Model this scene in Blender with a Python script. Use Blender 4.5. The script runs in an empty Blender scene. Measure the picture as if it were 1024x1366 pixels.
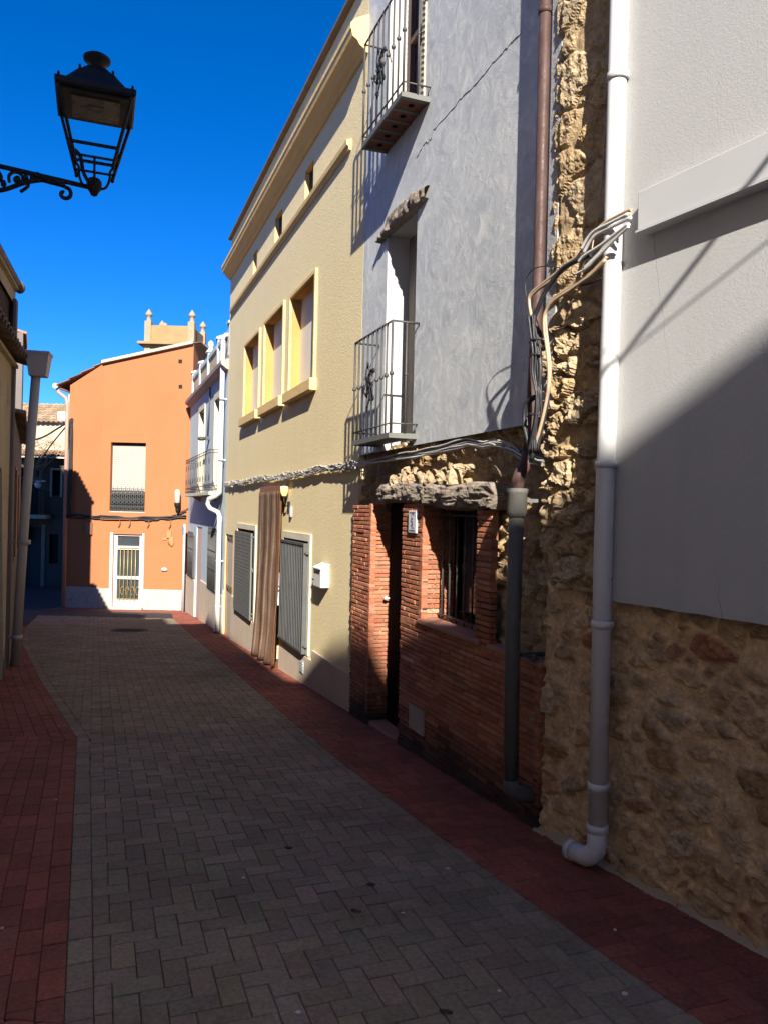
import bpy, math, random
from mathutils import Vector, Matrix, noise
from math import sin, cos, pi, radians, atan2, hypot, sqrt
random.seed(7)
SC = bpy.context.scene
COL = SC.collection
EYE = 1.771
V = Vector

def zg(y):
    """street level: nearly flat at the photographer, then falling away"""
    if y < 4.3: return 0.011 + .03*(4.3-max(y, -2)) - (.0 if y > -2 else 0)
    if y < 21: return 0.011 - .0675*(y-4.3)
    if y < 40: return 0.011 - .0675*16.7 - .03*(y-21)
    return 0.011 - .0675*16.7 - .03*19

# ------------------------------------------------------------------ mesh builder
class Frame:
    """wall frame: s runs along the wall, z up, p out of the wall"""
    def __init__(f, o, d, n): f.o, f.d, f.n = V(o), V(d), V(n)
    def __call__(f, s, z, p=0): return f.o + f.d*s + f.n*p + V((0, 0, z))
def wallframe(x, y, deg, side=-1):
    t = radians(deg); d = V((-sin(t), cos(t), 0))
    return Frame((x, y, 0), d, V((side*cos(t), side*sin(t), 0)))
WORLD = Frame((0, 0, 0), (1, 0, 0), (0, -1, 0))

class MB:
    def __init__(m): m.v, m.f, m.mi, m.c, m.vc, m.sm = [], [], [], [], None, []
    def face(m, pts, mi=0, c=None, sm=False):
        i = len(m.v); m.v += [V(p) for p in pts]; m.f.append(tuple(range(i, i+len(pts)))); m.mi.append(mi); m.c.append(c); m.sm.append(sm)
    def add(m, vs, fs, mi=0, c=None, sm=False):
        i = len(m.v); m.v += [V(p) for p in vs]
        for f in fs: m.f.append(tuple(k+i for k in f)); m.mi.append(mi); m.c.append(c); m.sm.append(sm)
    def box(m, F, s0, s1, z0, z1, p0, p1, mi=0, c=None):
        P = [F(s, z, p) for p in (p0, p1) for z in (z0, z1) for s in (s0, s1)]
        m.add(P, [(0,1,3,2),(4,6,7,5),(0,4,5,1),(2,3,7,6),(0,2,6,4),(1,5,7,3)], mi, c)
    def cbox(m, F, s0, s1, z0, z1, p0, p1, ch=.006, mi=0, c=None):
        """box with its front (p1) face chamfered"""
        P = [F(s, z, p0) for z in (z0, z1) for s in (s0, s1)] + [F(s, z, p1-ch) for z in (z0, z1) for s in (s0, s1)] \
            + [F(s, z, p1) for z in (z0+ch, z1-ch) for s in (s0+ch, s1-ch)]
        fs = []
        R = (0, 1, 3, 2)
        for a in range(4):
            i, j = R[a], R[(a+1) % 4]
            fs += [(i, j, j+4, i+4), (i+4, j+4, j+8, i+8)]
        fs.append((8, 9, 11, 10)); m.add(P, fs, mi, c)
    def prism(m, F, poly, p0, p1, mi=0, c=None):
        n = len(poly)
        P = [F(s, z, p0) for s, z in poly] + [F(s, z, p1) for s, z in poly]
        m.add(P, [tuple(range(n))[::-1], tuple(range(n, 2*n))] + [(i, (i+1) % n, n+(i+1) % n, n+i) for i in range(n)], mi, c)
    def sweep(m, F, prof, s0, s1, mi=0, c=None):
        """profile of (p, z) points swept along s"""
        n = len(prof)
        P = [F(s0, z, p) for p, z in prof] + [F(s1, z, p) for p, z in prof]
        m.add(P, [tuple(range(n)), tuple(range(n, 2*n))[::-1]] + [(i, n+i, n+(i+1) % n, (i+1) % n) for i in range(n)], mi, c)
    def tube(m, pts, r, n=8, mi=0, c=None, cap=True):
        pts = [V(p) for p in pts]; k = len(pts)
        rr = r if isinstance(r, (list, tuple)) else [r]*k
        base = len(m.v); u = None
        for i, p in enumerate(pts):
            t = (pts[min(i+1, k-1)] - pts[max(i-1, 0)])
            if t.length < 1e-9: t = V((0, 0, 1))
            t.normalize()
            if u is None:
                u = t.orthogonal().normalized()
            else:
                u = (u - t*u.dot(t)); u = u.normalized() if u.length > 1e-6 else t.orthogonal().normalized()
            w = t.cross(u)
            m.v += [p + (u*cos(2*pi*a/n) + w*sin(2*pi*a/n))*rr[i] for a in range(n)]
        for i in range(k-1):
            for a in range(n):
                b = (a+1) % n
                m.f.append((base+i*n+a, base+i*n+b, base+(i+1)*n+b, base+(i+1)*n+a)); m.mi.append(mi); m.c.append(c); m.sm.append(n > 4)
        if cap:
            m.f.append(tuple(base+a for a in range(n))[::-1]); m.mi.append(mi); m.c.append(c); m.sm.append(False)
            m.f.append(tuple(base+(k-1)*n+a for a in range(n))); m.mi.append(mi); m.c.append(c); m.sm.append(False)
    def lathe(m, o, prof, n=14, mi=0, c=None):
        o = V(o); base = len(m.v); k = len(prof)
        for r, z in prof: m.v += [o + V((r*cos(2*pi*a/n), r*sin(2*pi*a/n), z)) for a in range(n)]
        for i in range(k-1):
            for a in range(n):
                b = (a+1) % n
                m.f.append((base+i*n+a, base+i*n+b, base+(i+1)*n+b, base+(i+1)*n+a)); m.mi.append(mi); m.c.append(c); m.sm.append(True)
    def rock(m, o, rx, ry, rz, F=None, seed=0, amp=.25, n=10, k=7, mi=0, c=None, freq=1.3, sq=2.0, sm=True):
        """displaced super-ellipsoid; axes follow frame F (rx along s, ry out, rz up)"""
        F = F or WORLD; base = len(m.v); o = V(o)
        for i in range(k+1):
            th = pi*i/k
            for a in range(n):
                ph = 2*pi*a/n
                q = V((sin(th)*cos(ph), sin(th)*sin(ph), cos(th)))
                e = (abs(q.x)**sq+abs(q.y)**sq+abs(q.z)**sq)**(-1/sq)
                q2 = q*e*(1+amp*noise.fractal(q*freq+V((seed*7.1, seed*3.3, 1.7)), 1, 2, 3))
                m.v.append(o + F.d*(q2.x*rx) + F.n*(q2.y*ry) + V((0, 0, q2.z*rz)))
        for i in range(k):
            for a in range(n):
                b = (a+1) % n
                m.f.append((base+i*n+a, base+(i+1)*n+a, base+(i+1)*n+b, base+i*n+b)); m.mi.append(mi); m.c.append(c); m.sm.append(sm)
    def grid(m, nu, nv, fn, mi=0, sm=True, cf=None):
        base = len(m.v)
        for j in range(nv+1):
            for i in range(nu+1): m.v.append(V(fn(i/nu, j/nv)))
        for j in range(nv):
            for i in range(nu):
                a = base+j*(nu+1)+i
                m.f.append((a, a+1, a+nu+2, a+nu+1)); m.mi.append(mi); m.sm.append(sm)
                m.c.append(cf((i+.5)/nu, (j+.5)/nv) if cf else None)

ORG = {}
def build(name, mb, mats, parent=None, base=None, bev=0, solid=0):
    me = bpy.data.meshes.new(name)
    off = ORG[parent] if parent else (V(base) if base is not None else V((0, 0, 0)))
    me.from_pydata([tuple(v-off) for v in mb.v], [], mb.f)
    if not isinstance(mats, (list, tuple)): mats = [mats]
    for k in mats: me.materials.append(k)
    me.polygons.foreach_set('material_index', mb.mi); me.polygons.foreach_set('use_smooth', mb.sm)
    if mb.vc is not None:
        at = me.color_attributes.new('Col', 'FLOAT_COLOR', 'POINT')
        at.data.foreach_set('color', [x for c in mb.vc for x in (c[0], c[1], c[2], 1)])
    elif any(c is not None for c in mb.c):
        at = me.color_attributes.new('Col', 'FLOAT_COLOR', 'CORNER'); buf = []
        for f, c in zip(mb.f, mb.c):
            c = c or (.3, .3, .3); buf += [c[0], c[1], c[2], 1]*len(f)
        at.data.foreach_set('color', buf)
    me.update(); me.validate()
    o = bpy.data.objects.new(name, me); COL.objects.link(o)
    if parent: o.parent = bpy.data.objects[parent]
    else: o.location = off
    ORG[o.name] = off
    if bev:
        b = o.modifiers.new('Bevel', 'BEVEL'); b.width = bev; b.segments = 2; b.limit_method = 'ANGLE'
    if solid:
        s = o.modifiers.new('Solidify', 'SOLIDIFY'); s.thickness = solid; s.offset = 0
    return o
def tag(o, label, cat, group=None):
    o['label'] = label; o['category'] = cat
    if group: o['group'] = group
    return o
def thing(name, base, label, cat, group=None):
    e = bpy.data.objects.new(name, None); COL.objects.link(e); e.location = base; e.empty_display_size = .1
    ORG[e.name] = V(base); tag(e, label, cat, group); return e.name
def part(name, mb, mats, parent, bev=0, label=None, solid=0):
    o = build(name, mb, mats, parent, bev=bev, solid=solid)
    if label: o['label'] = label
    return o.name
def solo(name, mb, mats, base, label, cat, group=None, bev=0, solid=0):
    return tag(build(name, mb, mats, None, base, bev, solid), label, cat, group)
def struct(name, mb, mats):
    o = build(name, mb, mats); o['kind'] = 'structure'; return o

# ------------------------------------------------------------------ materials
def newmat(name):
    m = bpy.data.materials.new(name); m.use_nodes = True; nt = m.node_tree
    b = nt.nodes['Principled BSDF']; return m, nt, b
def N(nt, t, **kw):
    n = nt.nodes.new(t)
    for k, v in kw.items():
        if k.startswith('i_'):
            n.inputs[k[2:].replace('_', ' ')].default_value = v
        else: setattr(n, k, v)
    return n
def coords(nt, scale=(1, 1, 1)):
    tc = N(nt, 'ShaderNodeTexCoord'); mp = N(nt, 'ShaderNodeMapping'); mp.inputs['Scale'].default_value = scale
    nt.links.new(tc.outputs['Object'], mp.inputs['Vector']); return mp.outputs['Vector']
def noise_tex(nt, scale, detail=4, rough=.55, dist=0, sc=(1, 1, 1)):
    n = N(nt, 'ShaderNodeTexNoise'); n.inputs['Scale'].default_value = scale; n.inputs['Detail'].default_value = detail
    n.inputs['Roughness'].default_value = rough; n.inputs['Distortion'].default_value = dist
    nt.links.new(coords(nt, sc), n.inputs['Vector']); return n.outputs['Fac']
def ramp(nt, fac, a, b, ca=(0, 0, 0, 1), cb=(1, 1, 1, 1)):
    r = N(nt, 'ShaderNodeValToRGB'); e = r.color_ramp.elements
    e[0].position, e[1].position = a, b; e[0].color, e[1].color = ca, cb
    nt.links.new(fac, r.inputs['Fac']); return r.outputs['Color']
def mix(nt, fac, a, b, mode='MIX'):
    m = N(nt, 'ShaderNodeMix'); m.data_type = 'RGBA'; m.blend_type = mode
    for i, x in ((0, fac), (6, a), (7, b)):
        if isinstance(x, (int, float)): m.inputs[i].default_value = x
        elif isinstance(x, tuple): m.inputs[i].default_value = (*x[:3], 1)
        else: nt.links.new(x, m.inputs[i])
    return m.outputs[2]
def bump(nt, b, hs, prev=None):
    for h, st, d in hs:
        n = N(nt, 'ShaderNodeBump'); n.inputs['Strength'].default_value = st; n.inputs['Distance'].default_value = d
        nt.links.new(h, n.inputs['Height'])
        if prev: nt.links.new(prev, n.inputs['Normal'])
        prev = n.outputs['Normal']
    nt.links.new(prev, b.inputs['Normal'])
def plaster(name, c1, c2, ns=1.5, grain=90, gs=.35, streak=0, sc=None, rough=.92, spots=None, blotch=None, coarse=12, cs=.25, gm=.25):
    m, nt, b = newmat(name); b.inputs['Roughness'].default_value = rough; b.inputs['Specular IOR Level'].default_value = .2
    col = mix(nt, ramp(nt, noise_tex(nt, ns, 6, .6), .32, .68), c1, c2)
    g = noise_tex(nt, grain, 5, .65)
    col = mix(nt, gm, col, mix(nt, ramp(nt, g, .3, .7), tuple(x*.72 for x in c1), tuple(min(1, x*1.15) for x in c1)))
    if streak:
        s = ramp(nt, noise_tex(nt, 3.2, 6, .65, .3, (1.8, 1.8, .12)), .5, .78)
        sm = mix(nt, s, (0, 0, 0), (streak,)*3)
        col = mix(nt, sm, col, sc or tuple(x*.55 for x in c1))
    if blotch:
        bm = ramp(nt, noise_tex(nt, blotch[1], 7, .7, .4), blotch[2], blotch[2]+.07)
        col = mix(nt, bm, col, blotch[0])
    nt.links.new(col, b.inputs['Base Color'])
    bump(nt, b, [(noise_tex(nt, coarse, 4, .5), cs, .02), (g, gs, .006)])
    return m
def attr_mat(name, rough=.85, var=.5, grain=60, gs=.3, dist=.006, spec=.3, grime=None, ns=5):
    m, nt, b = newmat(name); b.inputs['Roughness'].default_value = rough; b.inputs['Specular IOR Level'].default_value = spec
    a = N(nt, 'ShaderNodeAttribute'); a.attribute_name = 'Col'
    g = noise_tex(nt, grain, 6, .7); k = noise_tex(nt, ns, 6, .65)
    col = mix(nt, var, a.outputs['Color'], mix(nt, 1, a.outputs['Color'], ramp(nt, g, .3, .72, (.45, .43, .4, 1), (1.3, 1.28, 1.25, 1)), 'MULTIPLY'))
    col = mix(nt, var, col, mix(nt, 1, col, ramp(nt, k, .3, .7, (.6, .58, .56, 1), (1.2, 1.2, 1.2, 1)), 'MULTIPLY'))
    if grime:
        col = mix(nt, ramp(nt, noise_tex(nt, grime[1], 7, .7, .5), grime[2], grime[2]+.1), col, grime[0])
    nt.links.new(col, b.inputs['Base Color']); bump(nt, b, [(g, gs, dist), (noise_tex(nt, grain*.3, 4), gs*.6, dist*2)])
    return m
def paint(name, c, rough=.5, metal=0, dirt=.35, ns=6, gs=.08, spec=.4, dc=None):
    m, nt, b = newmat(name); b.inputs['Roughness'].default_value = rough; b.inputs['Metallic'].default_value = metal
    b.inputs['Specular IOR Level'].default_value = spec
    f = ramp(nt, noise_tex(nt, ns, 7, .7, .3, (1, 1, .4)), .42, .75); fm = mix(nt, f, (0, 0, 0), (dirt,)*3)
    nt.links.new(mix(nt, fm, c, dc or tuple(x*.5 for x in c)), b.inputs['Base Color'])
    r = ramp(nt, noise_tex(nt, ns*3, 4), .3, .7, (max(0, rough-.12),)*3+(1,), (min(1, rough+.15),)*3+(1,)); nt.links.new(r, b.inputs['Roughness'])
    bump(nt, b, [(noise_tex(nt, ns*8, 4), gs, .01)])
    return m
def wood(name, c1, c2, rough=.8, sc=(14, 14, 1.2), gs=.6):
    m, nt, b = newmat(name); b.inputs['Roughness'].default_value = rough
    f = noise_tex(nt, 3, 8, .7, .8, sc)
    nt.links.new(mix(nt, ramp(nt, f, .3, .7), c1, c2), b.inputs['Base Color']); bump(nt, b, [(f, gs, .02), (noise_tex(nt, 70, 4), .2, .005)])
    return m
def glass(name, c=(.03, .035, .04)):
    m, nt, b = newmat(name); b.inputs['Roughness'].default_value = .08; b.inputs['Specular IOR Level'].default_value = .6
    f = noise_tex(nt, 2.5, 4); nt.links.new(mix(nt, f, c, tuple(x*1.8 for x in c)), b.inputs['Base Color'])
    bump(nt, b, [(noise_tex(nt, 3, 2), .05, .02)]); return m

M = {}
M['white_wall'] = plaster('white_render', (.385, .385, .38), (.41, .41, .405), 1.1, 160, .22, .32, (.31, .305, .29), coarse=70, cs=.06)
M['yellow'] = plaster('ochre_render', (.75, .615, .355), (.81, .675, .41), 1.3, 70, .6, .25, (.58, .46, .27), coarse=40, cs=.2, gm=.6)
M['yellow_trim'] = plaster('ochre_trim', (.62, .43, .19), (.68, .48, .225), 2.0, 90, .35, .15, (.48, .34, .18))
M['golden'] = plaster('golden_reveal', (.40, .225, .075), (.44, .255, .09), 2.0, 90, .35)
M['plinth_beige'] = plaster('plinth_beige', (.52, .42, .31), (.60, .50, .38), 2.5, 80, .5, .3, (.36, .28, .2), blotch=((.30, .23, .17), 2.2, .66))
M['orange'] = plaster('orange_render', (.345, .125, .052), (.375, .14, .062), .8, 90, .4, .16, (.32, .13, .06), blotch=((.40, .20, .11), 1.3, .72))
M['granite'] = plaster('granite_plinth', (.34, .29, .25), (.46, .41, .36), 9, 120, .3, 0, blotch=((.22, .19, .17), 5, .62))
M['blue'] = plaster('pale_blue_render', (.40, .47, .50), (.46, .535, .56), 1.2, 90, .35, .3, (.48, .52, .56), blotch=((.55, .56, .56), 1.4, .62))
M['cream'] = plaster('cream_surround', (.52, .475, .36), (.60, .55, .44), 2, 90, .3, .2)
M['beige_old'] = plaster('old_beige_wall', (.40, .32, .22), (.50, .42, .29), 1.6, 60, .8, .7, (.20, .15, .105), blotch=((.20, .155, .105), 2.5, .6), coarse=9, cs=.6)
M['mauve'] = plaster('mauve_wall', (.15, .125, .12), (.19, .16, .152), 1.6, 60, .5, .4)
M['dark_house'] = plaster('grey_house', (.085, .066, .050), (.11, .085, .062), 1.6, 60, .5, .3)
M['beige_lit'] = plaster('beige_stone_wall', (.38, .31, .21), (.48, .41, .29), 2.2, 30, .9, 0, blotch=((.24, .18, .12), 1.8, .62), coarse=5, cs=.8)
M['tower'] = plaster('tower_sandstone', (.25, .165, .075), (.31, .21, .10), 1.6, 18, .6, .2, (.24, .15, .08), coarse=5, cs=.4)
M['tower_light'] = plaster('tower_pale_stone', (.29, .205, .125), (.34, .25, .16), 3, 30, .4)
M['dark_brown'] = plaster('brown_boards', (.055, .03, .024), (.09, .05, .04), 3, 40, .6, .4)
M['grey_back'] = plaster('pale_facade', (.82, .73, .62), (.86, .78, .68), 1, 60, .4, .1)
M['stone'] = attr_mat('rubble_stone', .95, .6, 45, .9, .012, .15, None, 9)
M['brick'] = attr_mat('thin_red_brick', .9, .55, 70, .6, .006, .2, None, 14)
M['paver'] = attr_mat('concrete_paver', .82, .7, 55, .5, .004, .25, ((.11, .085, .062), 2.4, .60), 1.3)
M['paver_red'] = attr_mat('red_paver', .85, .7, 55, .5, .004, .2, ((.13, .060, .05), 2.4, .62), 1.5)
M['tile'] = attr_mat('clay_roof_tile', .92, .6, 30, .7, .01, .15, ((.13, .11, .085), 3, .62), 6)
M['asphalt'] = plaster('asphalt', (.030, .029, .032), (.042, .041, .044), 2.0, 120, .8)
M['soil'] = plaster('joint_sand', (.075, .06, .046), (.10, .082, .064), 3, 90, .5)
M['white_pvc'] = paint('white_pvc', (.515, .51, .50), .35, 0, .2, 3, .03, .5, (.62, .6, .56))
M['old_pvc'] = paint('old_pvc', (.42, .405, .38), .5, 0, .3, 4, .05, .3, (.33, .31, .28))
M['white_paint'] = paint('white_paint', (.56, .55, .53), .5, 0, .25, 5, .08)
M['white_reveal'] = plaster('white_reveal', (.42, .415, .405), (.48, .475, .465), 2.5, 90, .3)
M['duct'] = paint('duct_paint', (.45, .45, .45), .5, 0, .1, 2, .03)
M['grey_pipe'] = paint('old_grey_pipe', (.105, .10, .088), .6, 0, .5, 9, .15, .2, (.04, .038, .034))
M['brown_pipe'] = paint('brown_pipe', (.060, .031, .026), .55, 0, .45, 14, .1, .25, (.15, .11, .10))
M['iron'] = paint('grey_iron', (.060, .060, .058), .55, .2, .5, 25, .2, .4, (.07, .05, .04))
M['black_iron'] = paint('black_iron', (.012, .012, .013), .55, 0, .3, 20, .2, .25)
M['iron_light'] = paint('weathered_iron', (.125, .13, .12), .6, .1, .4, 18, .15, .3, (.12, .1, .085))
M['lampglass'] = paint('lamp_diffuser', (.10, .095, .08), .3, 0, .2, 4)
M['cable_black'] = paint('black_cable', (.022, .022, .024), .5, 0, .2, 20)
M['cable_white'] = paint('white_cable', (.50, .49, .47), .5, 0, .3, 20)
M['cable_cream'] = paint('cream_cable', (.40, .29, .19), .5, 0, .3, 20)
M['cable_grey'] = paint('grey_cable', (.36, .34, .31), .7, 0, .6, 30, .2, .2, (.09, .075, .06))
M['cable_pale'] = paint('pale_cable', (.50, .46, .40), .8, 0, .4, 30, .2, .2, (.2, .17, .13))
M['cable_red'] = paint('painted_cable', (.16, .07, .04), .6, 0, .4, 20)
M['wood_grey'] = wood('weathered_timber', (.10, .075, .055), (.34, .28, .22), .95, (4, 4, 9), 1.0)
M['wood_dark'] = paint('dark_timber', (.010, .007, .006), .9, 0, .4, 6, .3, .06)
M['wood_brown'] = wood('brown_timber', (.14, .06, .03), (.24, .12, .06), .6)
M['shutter_grey'] = paint('grey_shutter', (.125, .13, .12), .6, 0, .35, 5, .1, .3)
M['grille_grey'] = paint('slatted_grille', (.085, .088, .085), .55, .1, .6, 5, .12, .3, (.025, .026, .025))
M['panel_beige'] = paint('beige_shutter', (.66, .60, .50), .6, 0, .2, 4, .08)
M['roller_white'] = paint('white_roller', (.34, .315, .27), .55, 0, .15, 4)
M['curtain'] = attr_mat('striped_curtain', .9, .5, 50, .5, .004, .15, None, 4)
M['glass'] = glass('dark_glass')
M['void'] = paint('dark_interior', (.012, .010, .009), .9, 0, .2, 3)
M['pink_door'] = paint('pink_beige_door', (.50, .36, .30), .6, 0, .25, 3)
M['gold'] = paint('brass_bar', (.36, .28, .10), .45, .3, .3, 8)
M['blue_sign'] = paint('blue_sign', (.05, .22, .55), .5)
M['alu'] = paint('pale_metal', (.42, .44, .45), .5, .2, .3, 8)
M['terracotta'] = paint('terracotta_soffit', (.17, .072, .05), .85, 0, .4, 8, .2, .2)
M['lantern_cream'] = paint('cream_lantern', (.42, .41, .33), .4, 0, .1, 4)
M['lamp_yellow'] = paint('yellow_lantern', (.72, .62, .22), .4, 0, .1, 4)
M['vine'] = paint('dry_twig', (.20, .12, .07), .9, 0, .4, 20)
M['meter'] = plaster('meter_door', (.33, .27, .22), (.38, .31, .26), 4, 60, .3)
M['sillstone'] = plaster('terracotta_sill', (.30, .155, .11), (.37, .20, .145), 4, 60, .5, blotch=((.16, .09, .065), 4, .62))
M['litter'] = paint('pale_litter', (.55, .52, .46), .9)
M['leaf'] = paint('dead_leaf', (.06, .035, .022), .9)

# grey trowelled render with its wispy pale strokes
def grey_render():
    m, nt, b = newmat('grey_trowelled_render'); b.inputs['Roughness'].default_value = .8
    f = noise_tex(nt, 3.4, 9, .7, 1.4, (1, 1, 1)); f2 = noise_tex(nt, 6.5, 9, .74, 1.3, (1, 1, .85)); lg = noise_tex(nt, .8, 4)
    col = mix(nt, ramp(nt, lg, .3, .7), (.37, .39, .41), (.50, .515, .52))
    col = mix(nt, ramp(nt, f2, .48, .68, (0, 0, 0, 1), (.8, .8, .8, 1)), col, (.66, .65, .61))
    col = mix(nt, ramp(nt, f, .52, .72, (0, 0, 0, 1), (.75, .75, .75, 1)), col, (.29, .31, .34))
    nt.links.new(col, b.inputs['Base Color'])
    bump(nt, b, [(f, .30, .012), (f2, .30, .010), (noise_tex(nt, 60, 4), .15, .003)]); return m
M['grey'] = grey_render()

# ------------------------------------------------------------------ frames of the place
F2 = wallframe(.93220, 4.29121, 20.5)            # grey, yellow and blue houses on the right
F1 = wallframe(1.14837, 3.75914, 28)             # white house, nearer
L0 = wallframe(-2.75, 5.0, 20.5, 1)              # tall house just left of the photographer
def g2(s, p=0): return zg(F2(s, 0, p).y)

def facade(mb, F, s0, s1, z0, z1, ops, depth=5.0, mr=1, top=None):
    """front skin with openings (sa, sb, za, zb, d[, reveal material]) plus sides, back and top"""
    S = sorted({s0, s1} | {x for o in ops for x in o[:2]}); Z = sorted({z0, z1} | {x for o in ops for x in o[2:4]})
    for i in range(len(S)-1):
        for j in range(len(Z)-1):
            a, b2, c, d = S[i], S[i+1], Z[j], Z[j+1]; ms, mz = (a+b2)/2, (c+d)/2
            if any(o[0] < ms < o[1] and o[2] < mz < o[3] for o in ops): continue
            mb.face([F(a, c), F(b2, c), F(b2, d), F(a, d)])
    for o in ops:
        a, b2, c, d, dp = o[:5]; k = o[5] if len(o) > 5 else mr
        for (x0, y0), (x1, y1) in (((a, c), (a, d)), ((a, d), (b2, d)), ((b2, d), (b2, c)), ((b2, c), (a, c))):
            mb.face([F(x0, y0), F(x1, y1), F(x1, y1, -dp), F(x0, y0, -dp)], k)
    mb.face([F(s0, z0), F(s0, z1), F(s0, z1, -depth), F(s0, z0, -depth)])
    mb.face([F(s1, z0), F(s1, z1), F(s1, z1, -depth), F(s1, z0, -depth)])
    mb.face([F(s0, z0, -depth), F(s1, z0, -depth), F(s1, z1, -depth), F(s0, z1, -depth)])
    mb.face([F(s0, z1), F(s1, z1), F(s1, z1, -depth), F(s0, z1, -depth)])
def bx(F, *a): m = MB(); m.box(F, *a); return m

def jit(c, v=.15, h=.04):
    k = 1+random.uniform(-v, v); return tuple(max(.005, x*k*(1+random.uniform(-h, h))) for x in c)

# ------------------------------------------------------------------ ground and paving
gm = MB()
ys = [-60, -30, -15, -8, -4, -2, 0, 2, 4.3, 6, 8, 10, 12, 14, 16, 18, 21, 24, 28, 34, 40, 60, 120, 400, 1500]
for a, b in zip(ys, ys[1:]):
    for x0, x1 in ((-1500, -60), (-60, -12), (-12, 12), (12, 60), (60, 1500)):
        gm.face([(x0, a, zg(a)-.03), (x1, a, zg(a)-.03), (x1, b, zg(b)-.03), (x0, b, zg(b)-.03)])
struct('ground', gm, M['soil'])

def clip(poly, line):
    """keep the part of a 2-D polygon left of the directed line a->b"""
    (ax, ay), (bx_, by) = line; out = []
    sd = lambda p: (bx_-ax)*(p[1]-ay)-(by-ay)*(p[0]-ax)
    for i in range(len(poly)):
        p, q = poly[i], poly[(i+1) % len(poly)]; a, b = sd(p), sd(q)
        if a >= 0: out.append(p)
        if a*b < 0:
            t = a/(a-b); out.append((p[0]+t*(q[0]-p[0]), p[1]+t*(q[1]-p[1])))
    return out
def area(p): return sum(p[i][0]*p[(i+1) % len(p)][1]-p[(i+1) % len(p)][0]*p[i][1] for i in range(len(p)))/2
def paver(mb, poly, c, gap=.0016, ch=.0035, lift=0):
    if area(poly) < 0: poly = poly[::-1]
    if len(poly) < 3 or area(poly) < .0006: return
    cx = sum(p[0] for p in poly)/len(poly); cy = sum(p[1] for p in poly)/len(poly)
    def ins(d):
        o = []
        for x, y in poly:
            l = hypot(x-cx, y-cy); k = max(.2, 1-d*1.35/l); o.append((cx+(x-cx)*k, cy+(y-cy)*k))
        return o
    tx, ty = random.gauss(0, .006), random.gauss(0, .006); dz = random.gauss(0, .0009)+lift
    h = lambda x, y: zg(y)+dz+tx*(x-cx)+ty*(y-cy)
    n = len(poly); A, B = ins(gap), ins(gap+ch)
    P = [(x, y, zg(y)-.028) for x, y in A]+[(x, y, h(x, y)-ch*.8) for x, y in A]+[(x, y, h(x, y)) for x, y in B]
    fs = [tuple(range(2*n, 3*n))]
    for i in range(n):
        j = (i+1) % n; fs += [(i, j, n+j, n+i), (n+i, n+j, 2*n+j, 2*n+i)]
    mb.add(P, fs, 0, c)
def herring(mb, poly, ang, u, colf, org=(0, 0), open_=None, endlines=None):
    # open_: edges shared with the next stretch, where blocks run on uncut
    ca, sa = cos(ang), sin(ang)
    T = lambda x, y: (org[0]+ca*x*u-sa*y*u, org[1]+sa*x*u+ca*y*u)
    inv = lambda x, y: ((ca*(x-org[0])+sa*(y-org[1]))/u, (-sa*(x-org[0])+ca*(y-org[1]))/u)
    Q = [inv(*p) for p in poly]; x0, x1 = min(q[0] for q in Q)-3, max(q[0] for q in Q)+3; y0, y1 = min(q[1] for q in Q)-3, max(q[1] for q in Q)+3
    lines = [(poly[i], poly[(i+1) % len(poly)]) for i in range(len(poly))]; ends = endlines or ([lines[k] for k in open_] if open_ else [])
    sides = [l for k, l in enumerate(lines) if k not in (open_ or ())]
    # lattice (1,1),(2,-2)
    for b in range(int((x0-y1)/4)-2, int((x1-y0)/4)+3):
        for a in range(int(min(x0, y0))-4, int(max(x1, y1))*2+8):
            ox, oy = a+2*b, a-2*b
            if not (x0 <= ox <= x1 and y0 <= oy <= y1): continue
            for r in (((0, 0), (2, 0), (2, 1), (0, 1)), ((2, -1), (3, -1), (3, 1), (2, 1))):
                pl = [T(ox+x, oy+y) for x, y in r]
                cx = sum(p[0] for p in pl)/4; cy = sum(p[1] for p in pl)/4
                if any((q[0]-p[0])*(cy-p[1])-(q[1]-p[1])*(cx-p[0]) < 0 for p, q in ends): continue
                for l in sides:
                    pl = clip(pl, l)
                    if len(pl) < 3: break
                if len(pl) >= 3: paver(mb, pl, colf())
def courses(mb, A, B, rows, w, ln, colf, clipto=None):
    """rows of pavers along A->B, stacked to the left of it"""
    ax, ay = A; bx_, by = B; L = hypot(bx_-ax, by-ay); dx, dy = (bx_-ax)/L, (by-ay)/L; nx, ny = -dy, dx
    lines = [(clipto[i], clipto[(i+1) % len(clipto)]) for i in range(len(clipto))] if clipto else []
    for r in range(rows):
        t = -random.uniform(0, ln)
        while t < L:
            a, b = max(0, t), min(L, t+ln); t += ln
            pl = [(ax+dx*u_+nx*v_, ay+dy*u_+ny*v_) for u_, v_ in ((a, r*w), (b, r*w), (b, r*w+w), (a, r*w+w))]
            for l in lines:
                pl = clip(pl, l)
                if len(pl) < 3: break
            if len(pl) >= 3: paver(mb, pl, colf())
def xy(F, s, p): q = F(s, 0, p); return (q.x, q.y)

GREY = (.228, .186, .134); RED = (.25, .080, .055)
gcol = lambda: jit(GREY, .16, .05)
rcol = lambda: jit(RED, .16, .07)
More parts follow.
